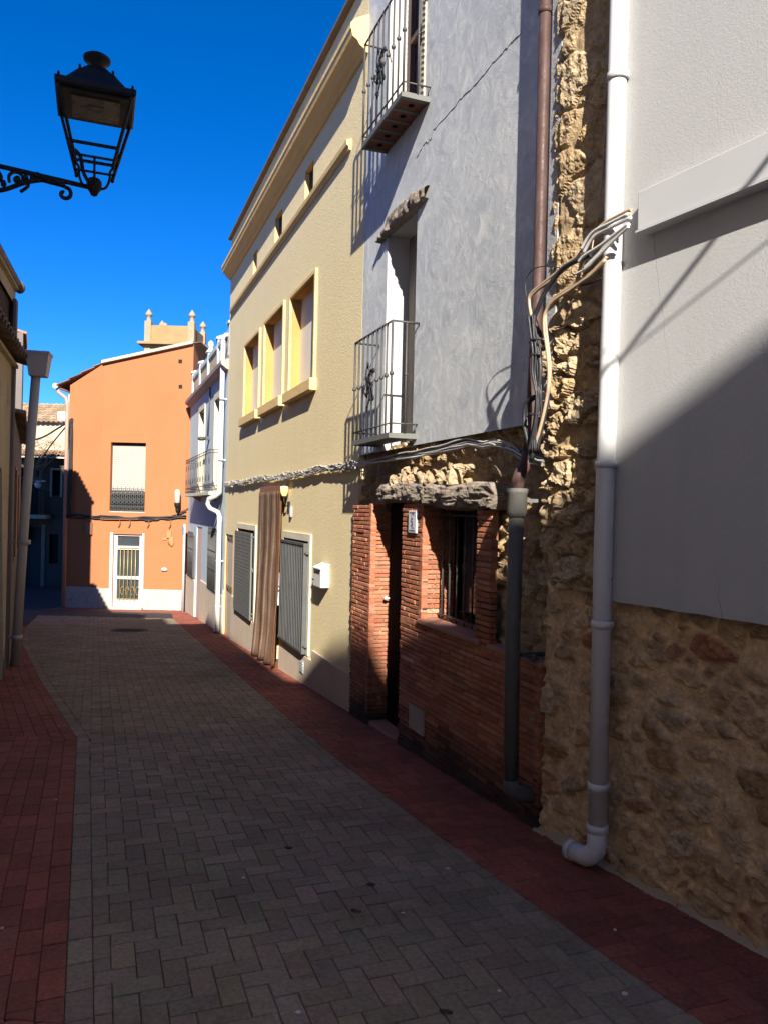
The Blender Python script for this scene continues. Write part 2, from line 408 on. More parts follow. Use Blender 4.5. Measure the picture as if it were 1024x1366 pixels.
# boundaries in plan
LB = [(.42, -1.2), (-1.01, 2.52), (-2.42, 6.17), (-4.0, 9.05), (-5.95, 12.75), (-7.2, 15.6), (-8.3, 18.6)]  # road / left red strip
RB = [xy(F1, -3.2, .57), xy(F1, -.6, .57), (.30, 4.25), (-.28, 5.65), xy(F2, 3.2, .66), xy(F2, 7.5, .64), xy(F2, 11.5, .62), xy(F2, 15.4, .58)]
road = MB()
strips = [  # convex quads of the carriageway
 [LB[0], RB[0], RB[1], LB[1]], [LB[1], RB[1], RB[2], (-1.72, 4.36)], [(-1.72, 4.36), RB[2], RB[3], LB[2]], [LB[2], RB[3], RB[4], LB[3]],
 [LB[3], RB[4], RB[5], LB[4]], [LB[4], RB[5], RB[6], LB[5]], [LB[5], RB[6], RB[7], LB[6]]]
EDGE = .092
for k, q in enumerate(strips):
    # soldier row of grey pavers along the left edge, herringbone in the rest
    a, b = V(q[0]), V(q[3]); d = (b-a).normalized(); nrm = V((d.y, -d.x))*EDGE
    herring(road, [tuple(a+nrm), q[1], q[2], tuple(b+nrm)], radians(110.5), .088, gcol, (0, 0), (0, 2), [(q[0], q[1]), (q[2], q[3])] if area(q) > 0 else [(q[1], q[0]), (q[3], q[2])])
    courses(road, tuple(a+nrm), tuple(b+nrm), 1, EDGE, .18, gcol)
struct('road', road, M['paver'])
pr = MB()
wallline = [xy(F1, -3.2, -.1), xy(F1, -.6, -.1), xy(F2, .0, -.1), xy(F2, 1.5, -.1), xy(F2, 3.2, -.1), xy(F2, 7.5, -.1), xy(F2, 11.5, -.1), xy(F2, 15.4, -.1)]
for k in range(7):
    herring(pr, [RB[k], wallline[k], wallline[k+1], RB[k+1]], radians(110.5), .088, rcol, (.03, .02), (0, 2))
herring(pr, [RB[7], wallline[7], xy(F2, 18.1, -.1), (-5.4, 21.4), (-5.5, 20.2)], radians(110.5), .088, rcol, (.03, .02))
herring(pr, [(-5.5, 20.2), (-5.4, 21.4), (-9.0, 21.7), (-9.0, 20.9)], radians(110.5), .088, rcol, (.03, .02))
struct('pavement', pr, M['paver_red'])
pl = MB()
for a, b, wdt in ((LB[0], LB[1], 12), (LB[1], LB[2], 12), (LB[2], LB[3], 9), (LB[3], LB[4], 8), (LB[4], LB[5], 8)):
    A, B = V(a), V(b); d = (B-A).normalized(); n_ = V((-d.y, d.x))
    cl = [tuple(A), tuple(B), tuple(B+V((-1.6, .15))), tuple(A+V((-1.6, .15)))]
    if area(cl) < 0: cl = cl[::-1]
    courses(pl, tuple(A-d*.8), tuple(B+d*.8), wdt+2, .092, .186, rcol, cl)
struct('pavement.001', pl, M['paver_red'])
sr = MB()
tail = [(-8.3, 18.6), (-4.75, 18.4), (-5.5, 20.2), (-9.0, 20.9)]
for q in (tail, [(-12, 17.2), (-8.3, 18.6), (-9.0, 20.9), (-16, 20.9)], [(-20, 20.9), (-9.0, 20.9), (-9.0, 24), (-20, 24)], [(-22, 24), (-9.0, 24), (-9.0, 28.6), (-22, 28.6)], [(-9, 14.5), (-7.2, 15.6), (-8.3, 18.6), (-12, 17.2)]):
    sr.face([(x, y, zg(y)-.004) for x, y in q])
struct('side_road', sr, M['asphalt'])

# ------------------------------------------------------------------ rubble stone
STONES = [(.30, .205, .115), (.22, .15, .09), (.36, .27, .17), (.26, .155, .075), (.33, .25, .185), (.17, .125, .095), (.40, .32, .22)]
MORTAR = (.375, .265, .150)
def rubble(mb, F, s0, s1, z0, z1, res, p0, amp, seed, cs=.17, cz=.12, cover=.12, edge=None, stones=STONES, mortar=MORTAR, rag=.32, drop=.02, j0=.10, jw=.16, even=.35):
    if mb.vc is None: mb.vc = []
    nu, nv = max(2, int((s1-s0)/res)), max(2, int((z1-z0)/res))
    base = len(mb.v)
    for j in range(nv+1):
        z = z0+(z1-z0)*j/nv
        for i in range(nu+1):
            s = s0+(s1-s0)*i/nu
            wob = noise.noise_vector(V((s*5, z*5, seed)))*.35
            q = V((s/cs, z/cz, seed*3.7))+wob
            dd, pp = noise.voronoi(q)
            e = dd[1]-dd[0]; c0 = pp[0]
            r1 = noise.cell(c0*9.1+V((3.1, 7.7, seed))); r2 = noise.cell(c0*13.7+V((1.1, 2.7, seed+5)))
            keep = 1 if abs(r2) > cover else 0
            t = min(1, max(0, (e-j0-j0*abs(r1))/jw)); t = t*t*(3-2*t)*keep
            fr = noise.fractal(V((s*16, z*16, seed)), .8, 2.1, 5); fr2 = noise.fractal(V((s*48, z*48, seed+3)), .8, 2.1, 3)
            h = p0+amp*t*(even+.8*(1-even)*1.23*abs(r1))+amp*rag*fr*(.35+t*.9)+amp*.10*fr2*(.3+t)
            if edge:
                ed = edge(s, z)
                if ed < 1: h -= (1-ed)*drop
            mb.v.append(F(s, z, h))
            k = stones[int(abs(noise.cell(c0*5.3+V((9.1, 4.4, seed))))*len(stones)*.999) % len(stones)]
            w = t*(.55+.45*abs(r1)); sh = 1+.22*fr+.12*fr2
            mb.vc.append(tuple(max(.01, (m_*(1-w)+k_*w)*sh) for m_, k_ in zip(mortar, k)))
    for j in range(nv):
        for i in range(nu):
            a = base+j*(nu+1)+i
            mb.f.append((a, a+1, a+nu+2, a+nu+1)); mb.mi.append(0); mb.c.append(None); mb.sm.append(False)

# ------------------------------------------------------------------ 1. white house on the right
ZR = 7.6
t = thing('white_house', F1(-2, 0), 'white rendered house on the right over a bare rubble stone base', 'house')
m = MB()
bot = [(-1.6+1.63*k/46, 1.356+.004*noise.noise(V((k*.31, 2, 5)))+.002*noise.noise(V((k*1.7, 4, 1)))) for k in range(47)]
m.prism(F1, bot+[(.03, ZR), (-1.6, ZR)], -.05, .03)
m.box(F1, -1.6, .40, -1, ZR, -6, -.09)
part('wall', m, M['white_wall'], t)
crk = paint('crack_shadow', (.24, .235, .23), .9)
for x0, z0, x1, z1 in ((-.20, 3.08, -.33, 2.35), (-.62, 1.36, -.55, 1.78)):
    pts = [F1(x0+(x1-x0)*k/24+.012*noise.noise(V((k*.5, x0*9, 0))), z0+(z1-z0)*k/24, .0302) for k in range(25)]
    m = MB(); m.tube(pts, [.0012*(1-k/30) for k in range(25)], 4); part('hairline_crack', m, crk, t)
m = MB()
rubble(m, F1, -1.65, .56, -.06, 1.42, .0105, -.036, .036, 3, .165, .115, .12, None, [(.36, .235, .13), (.29, .18, .095), (.36, .26, .16), (.34, .19, .085), (.29, .225, .165), (.25, .165, .10), (.46, .35, .235), (.34, .13, .07), (.48, .345, .20), (.42, .29, .16)], (.62, .45, .275), .42, .02, .06, .16, .4)
part('stone_base', m, M['stone'], t)
m = MB()
eg = lambda s, z: min(1, max(0, (.516+.022*noise.noise(V((z*4, 1, 2)))-s)/.02))
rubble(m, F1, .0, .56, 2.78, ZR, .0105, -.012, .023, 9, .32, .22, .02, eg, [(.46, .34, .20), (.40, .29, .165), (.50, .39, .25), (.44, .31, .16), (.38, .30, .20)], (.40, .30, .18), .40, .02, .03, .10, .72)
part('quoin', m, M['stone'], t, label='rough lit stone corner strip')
m = MB()
eg2 = lambda s, z: min(1, max(0, (.56+.05*noise.noise(V((z*5, 3, 2)))-s)/.03))
rubble(m, F1, .0, .62, 1.38, 2.80, .0105, -.030, .050, 14, .17, .12, .03, eg2, [(.46, .35, .22), (.40, .29, .17), (.50, .40, .27), (.44, .31, .17), (.36, .28, .19)], (.38, .28, .165), .42, .02, .03, .12, .55)
part('rubble_corner', m, M['stone'], t, label='knobbly unpointed rubble beside the pipe elbow')
m = MB()
m.grid(60, 1, lambda u, v: F1(-1.65+2.25*u, zg(F1(-1.65+2.25*u, 0).y)-.02+v*(.05+.03*noise.noise(V((u*20, 0, 3)))), .03-.07*v+.012*noise.noise(V((u*30, v, 1)))))
part('mortar_skirt', m, plaster('sandy_mortar', (.33, .25, .17), (.42, .33, .23), 5, 40, .9), t)

def pipe_clip(m, F, s, z, p, r, mi=0):
    m.lathe(F(s, z, p), [(r*1.0, -.018), (r*1.16, -.016), (r*1.16, .016), (r*1.0, .018)], 18, mi)
    m.box(F, s-.012, s+.012, z-.012, z+.012, 0, p-r*.9, mi)
t = thing('drainpipe', F1(.015, 0, .09), 'tall white plastic drainpipe ending in an elbow just above the red pavement', 'drainpipe')
m = MB(); P = .066; R = .0455
m.tube([F1(-.005, ZR, P), F1(.02, 2.9, P), F1(.035, 1.6, P), F1(.03, .2, P)], R, 20)
part('pipe', m, M['white_pvc'], t)
m = MB()
arc = [F1(.03, .26, P), F1(.03, .16, P)] + [F1(.03+.075*(1-cos(a)), .16-.075*sin(a), P+.02*sin(a)) for a in [pi/2*i/6 for i in range(1, 7)]] + [F1(.165, .083, P+.025)]
m.tube(arc, R*1.04, 20); m.tube([arc[-1], arc[-1]+F1.d*.03], R*1.12, 20); m.lathe(F1(.03, .245, P), [(R, -.02), (R*1.14, -.018), (R*1.14, .018), (R, .02)], 20)
part('elbow', m, M['white_pvc'], t)
for z in (2.02, 1.24, .45, 3.9, 5.6):
    m = MB(); pipe_clip(m, F1, .03 if z < 2.5 else .01, z, P, R); part('bracket', m, M['white_pvc'], t)
t = thing('cable_duct', F1(-1.2, 3.18, .05), 'long pale grey box duct running along the white wall', 'duct')
m = MB(); m.box(F1, -1.6, -.165, 3.095, 3.275, .0301, .095); part('channel', m, M['duct'], t, bev=.004)
m = MB(); m.box(F1, -1.6, -.163, 3.083, 3.093, .0301, .105); part('rail', m, M['duct'], t)

# ------------------------------------------------------------------ 2. grey house
t = thing('grey_house', F2(1.7, g2(1.7)), 'narrow grey rendered house with iron balconies over a brick and stone front', 'house')
ZG = 7.4
ops = [(2.05, 2.72, 2.30, 4.21, .21), (2.02, 2.80, 5.05, 6.95, .22)]
m = MB(); facade(m, F2, -.02, 3.385, 2.34, ZG, ops, 6, 1)
part('wall', m, [M['grey'], M['white_reveal']], t)
m = MB()   # cement edge coat beside the brown pipe
m.box(F2, -.045, .055, 2.36, ZG, -.05, .034); part('edge_render', m, plaster('cement_edge', (.33, .34, .35), (.40, .40, .41), 3, 60, .6), t)
m = MB()
pts = [(2.111,4.636),(1.936,4.691),(1.79,4.665),(1.77,4.725),(1.478,4.712),(1.273,4.727),(1.042,4.707),(.865,4.723),(.73,4.724),(.602,4.725),(.436,4.722)]
fine = []
for (a, b), (c, d) in zip(pts, pts[1:]):
    for k in range(6): fine.append((a+(c-a)*k/6+random.gauss(0, .006), b+(d-b)*k/6+random.gauss(0, .005)))
m.tube([F2(s, z, .001) for s, z in fine], [.002+.0035*abs(noise.noise(V((i*.6, 0, 0)))) for i in range(len(fine))], 5)
part('crack', m, paint('crack_dark_strip', (.22, .21, .22), .9), t)  # thin dark strip painted in for the groove of the crack
# lower window (french door) of the first floor
m = MB(); m.box(F2, 2.06, 2.71, 2.3, 4.2, -.23, -.205); part('balcony_door', m, wood('brown_balcony_door', (.20, .16, .125), (.27, .215, .17), .7), t)
w = part('window', bx(F2, 2.03, 2.79, 5.05, 6.94, -.26, -.215), M['glass'], t)
m = MB()
for a, b in ((2.03, 2.10), (2.38, 2.45), (2.72, 2.79)): m.box(F2, a, b, 5.05, 6.94, -.215, -.17)
m.box(F2, 2.03, 2.79, 5.05, 5.25, -.2149, -.175); m.box(F2, 2.03, 2.79, 5.95, 6.0, -.2149, -.172)
part('window_frame', m, M['wood_brown'], w)
m = MB(); m.box(F2, 1.955, 2.018, 5.05, 7.0, 0, .012)
for k in range(40): m.prism(F2, [(1.955, 5.06+k*.048), (2.018, 5.085+k*.048), (2.018, 5.10+k*.048), (1.955, 5.075+k*.048)], .0121, .017)
part('rope_moulding', m, plaster('rope_trim', (.42, .36, .26), (.5, .43, .32), 5, 60, .3), t)
# gnarled arch timber over the first-floor opening
m = MB()
bot = [(2.88, 4.19), (2.66, 4.205), (2.42, 4.20), (2.2, 4.195), (1.99, 4.20), (1.83, 4.215)]
top = [(2.86, 4.215), (2.79, 4.27), (2.55, 4.362), (2.207, 4.355), (1.98, 4.335), (1.815, 4.31)]
def lerp(pts, u):
    x = u*(len(pts)-1); i = min(int(x), len(pts)-2); f = x-i; return (pts[i][0]*(1-f)+pts[i+1][0]*f, pts[i][1]*(1-f)+pts[i+1][1]*f)
def arch(u, v):
    a, b = lerp(bot, u), lerp(top, u); ang = v*pi
    # v: 0 bottom-back .. front .. top-back
    k = (1-cos(ang))/2; s = a[0]+(b[0]-a[0])*k; z = a[1]+(b[1]-a[1])*k
    nz = noise.fractal(V((s*9, z*9, 4)), .8, 2, 5)
    return F2(s, z, -.015+(.075+.035*nz)*sin(ang)**.5+.01*noise.noise(V((s*40, z*40, 1))))
m.grid(60, 16, arch)
part('lintel', m, M['wood_grey'], t, label='arched gnarled timber lintel over the balcony door')
# stone band behind the ground-floor front
m = MB()
rubble(m, F2, -.06, 3.40, .0, 2.35, .0118, -.078, .062, 5, .19, .125, .10, None, [(.36, .25, .145), (.42, .30, .18), (.30, .21, .13), (.46, .36, .23), (.34, .22, .11)], (.40, .295, .18))
# punch the door and window openings out of the stone band
keep = []
for f in m.f:
    q = (m.v[f[0]]+m.v[f[2]])*.5 - F2.o; s, z = q.dot(F2.d), q.z
    keep.append(not (2.10 < s < 2.84 and z < 1.84 or .80 < s < 1.68 and .93 < z < 1.80))
m.f = [f for f, k in zip(m.f, keep) if k]; n_ = len(m.f); m.mi, m.c, m.sm = [0]*n_, [None]*n_, [False]*n_
part('stone_band', m, M['stone'], t)

BR = [(.38, .148, .082), (.42, .172, .098), (.35, .125, .068), (.43, .185, .108), (.39, .155, .088), (.34, .122, .066)]
MORT = (.30, .205, .14)
class Brickwork:
    def __init__(b): b.m = MB()
    def panel(b, F, s0, s1, z0, z1, p, course=.0375, ln=.24, depth=.05, damp=True, mort=MORT):
        m = b.m; zd = min(z1-.01, z0+.36) if damp else z0
        m.box(F, s0+.002, s1-.002, zd, z1, p-depth, p-.013, 1, jit(mort, .05))
        if damp: m.box(F, s0+.002, s1-.002, z0-.1, zd, p-depth, p-.012, 1, (.05, .04, .033))
        r = 0; z = z1
        while z > z0-.05:
            za, zb = max(z0-.06, z-course+.008), z; z -= course; r += 1
            s = s0-(random.uniform(.35, .65)*ln if r % 2 else random.uniform(0, .15)*ln)
            while s < s1:
                e = s+ln*random.uniform(.9, 1.1); a, c = max(s0, s+.004), min(s1, e-.004); s = e
                if c-a < .015: continue
                k = jit(random.choice(BR), .16, .07)
                if random.random() < .01: k = jit((.46, .30, .20), .1)
                mid = F((a+c)/2, za)
                if damp:   # tarry damp stain rising from the pavement, ragged on top
                    hgt = za-zg(mid.y); lim = .34+.16*noise.noise(V(((a+c)*1.1, 0, 7)))+.07*noise.noise(V(((a+c)*5, za*9, 2)))
                    w = .88*min(1, max(0, (lim-hgt)/.26)); k = tuple(x*(1-w)+.024*w for x in k)
                dz = random.gauss(0, .0012); dp = random.gauss(0, .0022)
                m.cbox(F, a, c, za+dz, zb+dz, p-depth, p+dp, .004, 0, k)
brick_mats = [M['brick'], attr_mat('brick_mortar', .95, .5, 60, .6, .006, .1, None, 8)]
B = Brickwork()
zb = lambda s: g2(s)-.05
B.panel(F2, .0, 2.10, zb(1.2), .915, .05)                 # low front, to the sill
B.panel(F2, 1.68, 2.10, .915, 1.83, .05)                  # pier between door and window
B.panel(F2, .60, .80, .915, 1.79, .05)                    # narrow pier right of the window
B.panel(F2, 2.85, 3.37, zb(3.1), 1.815, .05)              # left pier
def side(s, sgn=-1): # frame whose wall runs INTO the house at s, facing back along the street
    return Frame(F2(s, 0, .05), -F2.n, F2.d*sgn)
B.panel(side(2.85), .0, .34, zb(3), 1.83, .0, ln=.2)       # lit door jamb
B.panel(side(1.68), .0, .30, .93, 1.81, .0, ln=.2, damp=False)   # lit window jamb
B.panel(side(.0), .0, .13, zb(0), .915, .0, ln=.12)        # right end of the low front
part('brick_facing', B.m, brick_mats, t)
m = MB(); m.box(F2, -.005, .62, .916, .945, -.09, .058); part('ledge', m, M['sillstone'], t, bev=.006)
m = MB(); m.box(F2, .70, 1.70, .918, .955, -.25, .075); part('window_sill', m, M['sillstone'], t, bev=.008)
d = part('door', bx(F2, 2.09, 2.86, -.25, 1.85, -.30, -.14), M['wood_dark'], t)
m = MB()
for a in (2.13, 2.50):
    for z0, z1 in ((-.1, .5), (.6, 1.7)): m.box(F2, a, a+.3, z0, z1, -.14, -.125)
part('door_panel', m, M['wood_dark'], d)
m = MB(); m.tube([F2(2.79, .98, -.14), F2(2.79, .98, -.09)], .008); m.rock(F2(2.79, .98, -.085), .02, .02, .02, amp=0); part('door_handle', m, M['alu'], d)
m = MB(); m.box(F2, 2.09, 2.86, -.3, -.13, -.14, .03); part('doorstep', m, M['sillstone'], t, bev=.01)
w = part('window', bx(F2, .78, 1.70, .94, 1.82, -.34, -.26), M['glass'], t)
m = MB()
for a, b2 in ((.80, .86), (1.22, 1.27), (1.62, 1.68)): m.box(F2, a, b2, .955, 1.81, -.26, -.22)
m.box(F2, .80, 1.68, .9551, 1.01, -.2599, -.222); part('window_frame', m, M['wood_dark'], w)
m = MB()
for k in range(7):
    s = .86+k*.125; m.tube([F2(s, .96, -.09), F2(s, 1.80, -.09)], .0075, 6)
    for z in (1.38, ): m.rock(F2(s, z, -.09), .014, .014, .018, amp=0, n=8, k=6)
m.box(F2, .80, 1.68, .985, .998, -.098, -.082); m.box(F2, .80, 1.68, 1.74, 1.753, -.098, -.082)
for s in (1.235,):
    for a in range(5):
        ph = a*2*pi/5; m.tube([F2(s+.05*cos(ph+u)*u/3, 1.38+.05*sin(ph+u)*u/3, -.088) for u in [i*.4 for i in range(8)]], .005, 5)
part('window_grille', m, M['iron'], t)
# two rough timbers over door and window
def timber(m, s0, s1, z0, z1, p0, p1, seed, n=130, k=44):
    def fn(u, v):
        a = 2*pi*v; s = s0+(s1-s0)*u
        e = .5*(1-abs(2*u-1)**10)
        cz, cp = (z0+z1)/2+.015*noise.noise(V((s*3, seed, 0))), (p0+p1)/2
        x, y = cos(a), sin(a); q = (abs(x)**4+abs(y)**4)**-.25
        nz = noise.fractal(V((s*7, x*1.6+seed, y*1.6)), .9, 2.1, 5); fine = noise.fractal(V((s*8, x*14, y*14+seed)), .8, 2, 3)
        rid = 1-abs(noise.noise(V((s*2.2+x*.5, x*3+seed, y*3))))*1.2
        rz, rp = (z1-z0)/2*(.98+.18*nz+.06*fine+.05*rid), (p1-p0)/2*(.95+.20*nz+.07*fine+.08*rid)
        taper = min(1, (1-abs(2*u-1))*9)**.5
        return F2(s+.03*nz, cz+rz*y*q*taper, cp+rp*x*q*taper)
    m.grid(n, k, fn, sm=False)
m = MB(); timber(m, 1.60, 2.66, 1.845, 2.00, -.14, .085, 3); part('lintel', m, M['wood_grey'], t, label='pitted timber lintel over the brick doorway')
m = MB(); timber(m, .46, 1.66, 1.80, 1.965, -.14, .10, 8); part('lintel', m, M['wood_grey'], t, label='cracked driftwood-like timber lintel over the barred window')
for i, (s, w_, h) in enumerate(((2.33, .045, .065), (2.12, .06, .07), (1.97, .05, .055), (1.74, .07, .06), (1.60, .042, .065), (1.42, .05, .055), (1.24, .045, .06))):
    m = MB(); m.rock(F2(s, 2.015, .01), w_, .06, h, F2, i*2.7+3, .42, 14, 10, 0, jit((.40, .30, .19), .2), 1.5, 3.2, sm=False)
    part('stone', m, M['stone'], t)
t_grey = t
def number_plate():
    t = thing('house_number', F2(1.85, 1.70, .052), 'small white ceramic number plate on the brick pier between door and window', 'number plate')
    m = MB(); m.box(F2, 1.775, 1.93, 1.60, 1.775, .0515, .068); part('tile', m, M['white_paint'], t, bev=.004)
    m = MB()
    for z in (1.615, 1.755): m.box(F2, 1.80, 1.905, z, z+.008, .0681, .0695)
    # a figure 5 and the leafy scrolls around it
    sx = lambda x: 1.852-x
    m.tube([F2(sx(a), b, .069) for a, b in ((.016, 1.715), (-.012, 1.715), (-.014, 1.692), (.004, 1.695), (.016, 1.682), (.012, 1.664), (-.006, 1.658), (-.016, 1.664))], .0042, 6)
    for z in (1.74, 1.634): m.tube([F2(sx(.03*cos(a)*(1-a/9)), z+.012*sin(a*1.5), .0685) for a in [i*.5 for i in range(9)]], .0025, 5)
    part('numeral', m, paint('blue_glaze', (.05, .07, .16), .3), t)
number_plate()
m = MB(); m.box(F2, 1.565, 1.84, .09, .275, .0515, .062)
m.box(F2, 1.58, 1.825, .105, .26, .0621, .066); m.rock(F2(1.60, .18, .068), .008, .005, .008, F2, 0, 0, 8, 6)
solo('meter_cover', m, M['meter'], F2(1.7, .09, .06), 'small beige utility cover low on the dark brick front', 'meter box')

def balcony(t, s0, s1, zf, zr, p, tiles, nbars, sside, label):
    b = part('balcony', MB_slab(s0, s1, zf, p, tiles), [M['iron_light'], M['terracotta'], M['wood_dark']], t, label=label)
    m = MB()
    # top rail, low rail
    for z, r in ((zr, .009), (zf+.115, .007)):
        m.tube([F2(s0, z, 0), F2(s0, z, p-.012), F2(s1, z, p-.012), F2(s1, z, 0)], r, 6)
    for i in range(nbars):
        s = s0+(s1-s0)*i/(nbars-1); m.tube([F2(s, zf+.04, p-.012), F2(s, zr, p-.012)], .0082 if 0 < i < nbars-1 else .0095, 6)
        zc = zf+(zr-zf)*.55; m.rock(F2(s, zc, p-.012), .019, .019, .021, amp=0, n=8, k=6)
        m.tube([F2(s, zr-.05, p-.012), F2(s, zr-.004, p-.012)], [.006, .012], 6)
    for s in (s0, s1):
        m.tube([F2(s, zf+.04, p*.45), F2(s, zr, p*.45)], .008, 6); m.rock(F2(s, zf+(zr-zf)*.55, p*.45), .013, .013, .015, amp=0, n=8, k=6)
        m.tube([F2(s, zr, .0), F2(s, zr-.10, -.02)], .006, 6)
        m.tube([F2(s, zf+.045, .02), F2(s, zf+.12, .02)], .006, 6)
    part('railing', m, M['iron'], b)
    m = MB(); sc, zc = s0+(s1-s0)*.56, zf+(zr-zf)*.52
    for k in range(10):
        ph = k*2*pi/10; r1 = .075 if k % 2 else .13
        m.tube([F2(sc+r1*(cos(ph)*u+.35*sin(ph)*sin(u*3)), zc+1.5*r1*(sin(ph)*u-.35*cos(ph)*sin(u*3)), p-.012+.01*sin(u*2)) for u in [i*.14 for i in range(8)]], [.005, .007, .0075, .008, .0075, .007, .006, .004], 5)
        m.rock(F2(sc+r1*cos(ph), zc+1.5*r1*sin(ph), p-.008), .020, .011, .024, F2, k, .3, 8, 6)
    m.rock(F2(sc, zc, p-.005), .022, .012, .026, F2, 2, .3, 8, 6)
    part('rosette', m, M['black_iron'], b)
def MB_slab(s0, s1, zf, p, tiles):
    m = MB()
    m.box(F2, s0, s1, zf, zf+.042, p-.02, p); m.box(F2, s0, s0+.02, zf, zf+.0415, 0, p-.02); m.box(F2, s1-.02, s1, zf, zf+.0415, 0, p-.02)
    if tiles:
        m.box(F2, s0+.02, s1-.02, zf+.012, zf+.038, 0, p-.02, 1)
        for k in range(6):
            s = s0+.02+(s1-s0-.06)*k/5; m.box(F2, s, s+.03, zf+.002, zf+.0119, 0, p-.0201, 0)
        for k in range(5):
            s = s0+.035+(s1-s0-.06)*(k+.5)/5; m.lathe(F2(s, zf+.006, p*.45), [(.001, 0), (.018, 0), (.026, .004), (.026, .0065)], 10, 2)
    else: m.box(F2, s0+.02, s1-.02, zf+.01, zf+.036, 0, p-.02, 0)
    return m
balcony(t_grey, 1.955, 2.875, 2.345, 3.265, .24, False, 9, 2, 'lower iron balcony with a thin flat floor')
balcony(t_grey, 1.845, 2.80, 4.97, 5.90, .24, True, 9, 2, 'upper iron balcony with terracotta tiles under its floor')

# pipes in the corner of the grey house
t = thing('drainpipe', F2(.1, 2.1, .06), 'old brown drainpipe in the corner where the grey and white houses meet', 'drainpipe')
m = MB(); m.tube([F2(.095, ZG, .055), F2(.10, 3.2, .055), F2(.135, 2.25, .06), F2(.15, 2.10, .07)], .034, 16)
m.tube([F2(.15, 2.12, .07), F2(.14, 2.05, .09), F2(.11, 2.0, .14), F2(.08, 1.96, .17), F2(.075, 1.88, .18)], .036, 14); part('pipe', m, M['brown_pipe'], t)
for z in (4.62, 2.72):
    m = MB(); pipe_clip(m, F2, .098, z, .055, .034); part('bracket', m, M['brown_pipe'], t)
t = thing('drainpipe', F2(.07, .3, .18), 'thick dark cast pipe standing before the low brick wall, lit grey at its top', 'drainpipe')
m = MB(); m.tube([F2(.07, 1.86, .18), F2(.085, 1.1, .18), F2(.065, .27, .18)], .042, 18)
m.lathe(F2(.07, 1.78, .18), [(.042, -.03), (.052, -.025), (.056, 0), (.056, .10), (.06, .105), (.06, .13), (.045, .132)], 18); part('pipe', m, M['grey_pipe'], t)
m = MB(); m.tube([F2(.065, .29, .18), F2(.065, .23, .175), F2(.065, .20, .13), F2(.065, .19, .02)], .046, 16); part('elbow', m, M['grey_pipe'], t)
for z in (1.845, .98):
    m = MB(); m.box(F2, .055, .17, z-.012, z+.012, .165, .19) if z > 1 else m.box(F2, -.06, .075, z-.008, z+.008, .10, .13)
    m.rock(F2(.15 if z > 1 else -.04, z, .178 if z > 1 else .115), .018, .022, .022, F2, 1, .1); m.box(F2, .06, .08, z-.01, z+.01, .05 if z > 1 else -.02, .14); part('bracket', m, M['iron_light'] if z > 1 else M['iron'], t)

# ------------------------------------------------------------------ 3. yellow house
Y0, Y1 = 3.39, 11.5
t = thing('yellow_house', F2(7.4, g2(7.4)), 'three storey ochre yellow house with a heavy cornice and shuttered windows', 'house')
WIN = [(8.40, 9.66, 3.31, 4.545), (6.74, 7.98, 3.31, 4.57), (5.10, 6.31, 3.30, 4.54)]
SML = [(5.36, 5.76, 5.56, 6.0), (7.02, 7.49, 5.56, 6.02), (8.84, 9.16, 5.58, 6.0)]
LOW = [(8.42, 10.0, -.02, 1.40, .22, 2), (5.13, 6.42, .06, 1.38, .22, 2), (6.62, 7.78, -1.2, 2.0, .28, 0), (10.56, 11.42, -1.2, 1.25, .05, 2)]
m = MB(); facade(m, F2, Y0, Y1, -1.4, 7.0, [(*w, .125) for w in WIN]+[(*w, .06, 2) for w in SML]+LOW, 6, 1)
part('wall', m, [M['yellow'], M['golden'], M['yellow_trim']], t)
m = MB()
m.sweep(F2, [(0, 6.20), (.03, 6.205), (.05, 6.235), (.09, 6.26), (.115, 6.30), (.165, 6.33), (.175, 6.38), (.185, 6.40), (.185, 6.45), (.14, 6.50), (.03, 6.56), (0, 6.57)], Y0-.01, Y1)
part('cornice', m, M['yellow_trim'], t)
m = MB(); m.sweep(F2, [(-.05, 7.0), (.04, 6.985), (.065, 7.0), (.065, 7.035), (-.3, 7.12)], Y0-.02, Y1+.02)
part('coping', m, plaster('dark_coping', (.12, .095, .075), (.18, .14, .11), 3, 40, .6), t)
m = MB(); m.sweep(F2, [(0, 5.465), (.025, 5.47), (.03, 5.50), (.05, 5.515), (.055, 5.565), (0, 5.58)], 3.86, Y1-.25); part('string_course', m, M['yellow_trim'], t)
for k, (a, b, c, d_) in enumerate(WIN):
    w = part('window', bx(F2, a-.01, b+.01, c, d_, -.215, -.1245), M['panel_beige'], t)
    m = MB()
    for s0, s1, z0, z1 in ((a-.055, a, c-.02, d_+.055), (b, b+.055, c-.02, d_+.055), (a, b, d_, d_+.0549)): m.box(F2, s0, s1, z0, z1, -.02, .032)
    part('window_frame', m, M['yellow_trim'], w, bev=.006)
    m = MB(); m.box(F2, a-.10, b+.11, c-.145, c, -.02, .085); part('window_sill', m, M['yellow_trim'], w, bev=.012)
    m = MB(); m.box(F2, (a+b)/2-.006, (a+b)/2+.006, c, d_, -.1244, -.118)
    m.rock(F2((a+b)/2-.06, c+.62, -.115), .02, .012, .03, F2, 1, .1); part('shutter_batten', m, M['panel_beige'], w)
for k, (a, b, c, d_) in enumerate(SML):
    w = part('window', bx(F2, a-.01, b+.01, c-.01, d_+.01, -.2, -.058), M['void'], t)
    m = MB(); m.box(F2, a, b, c, c+.03, -.057, -.045); m.box(F2, (a+b)/2-.015, (a+b)/2+.015, c+.03, d_, -.057, -.048); part('window_frame', m, M['wood_dark'], w)
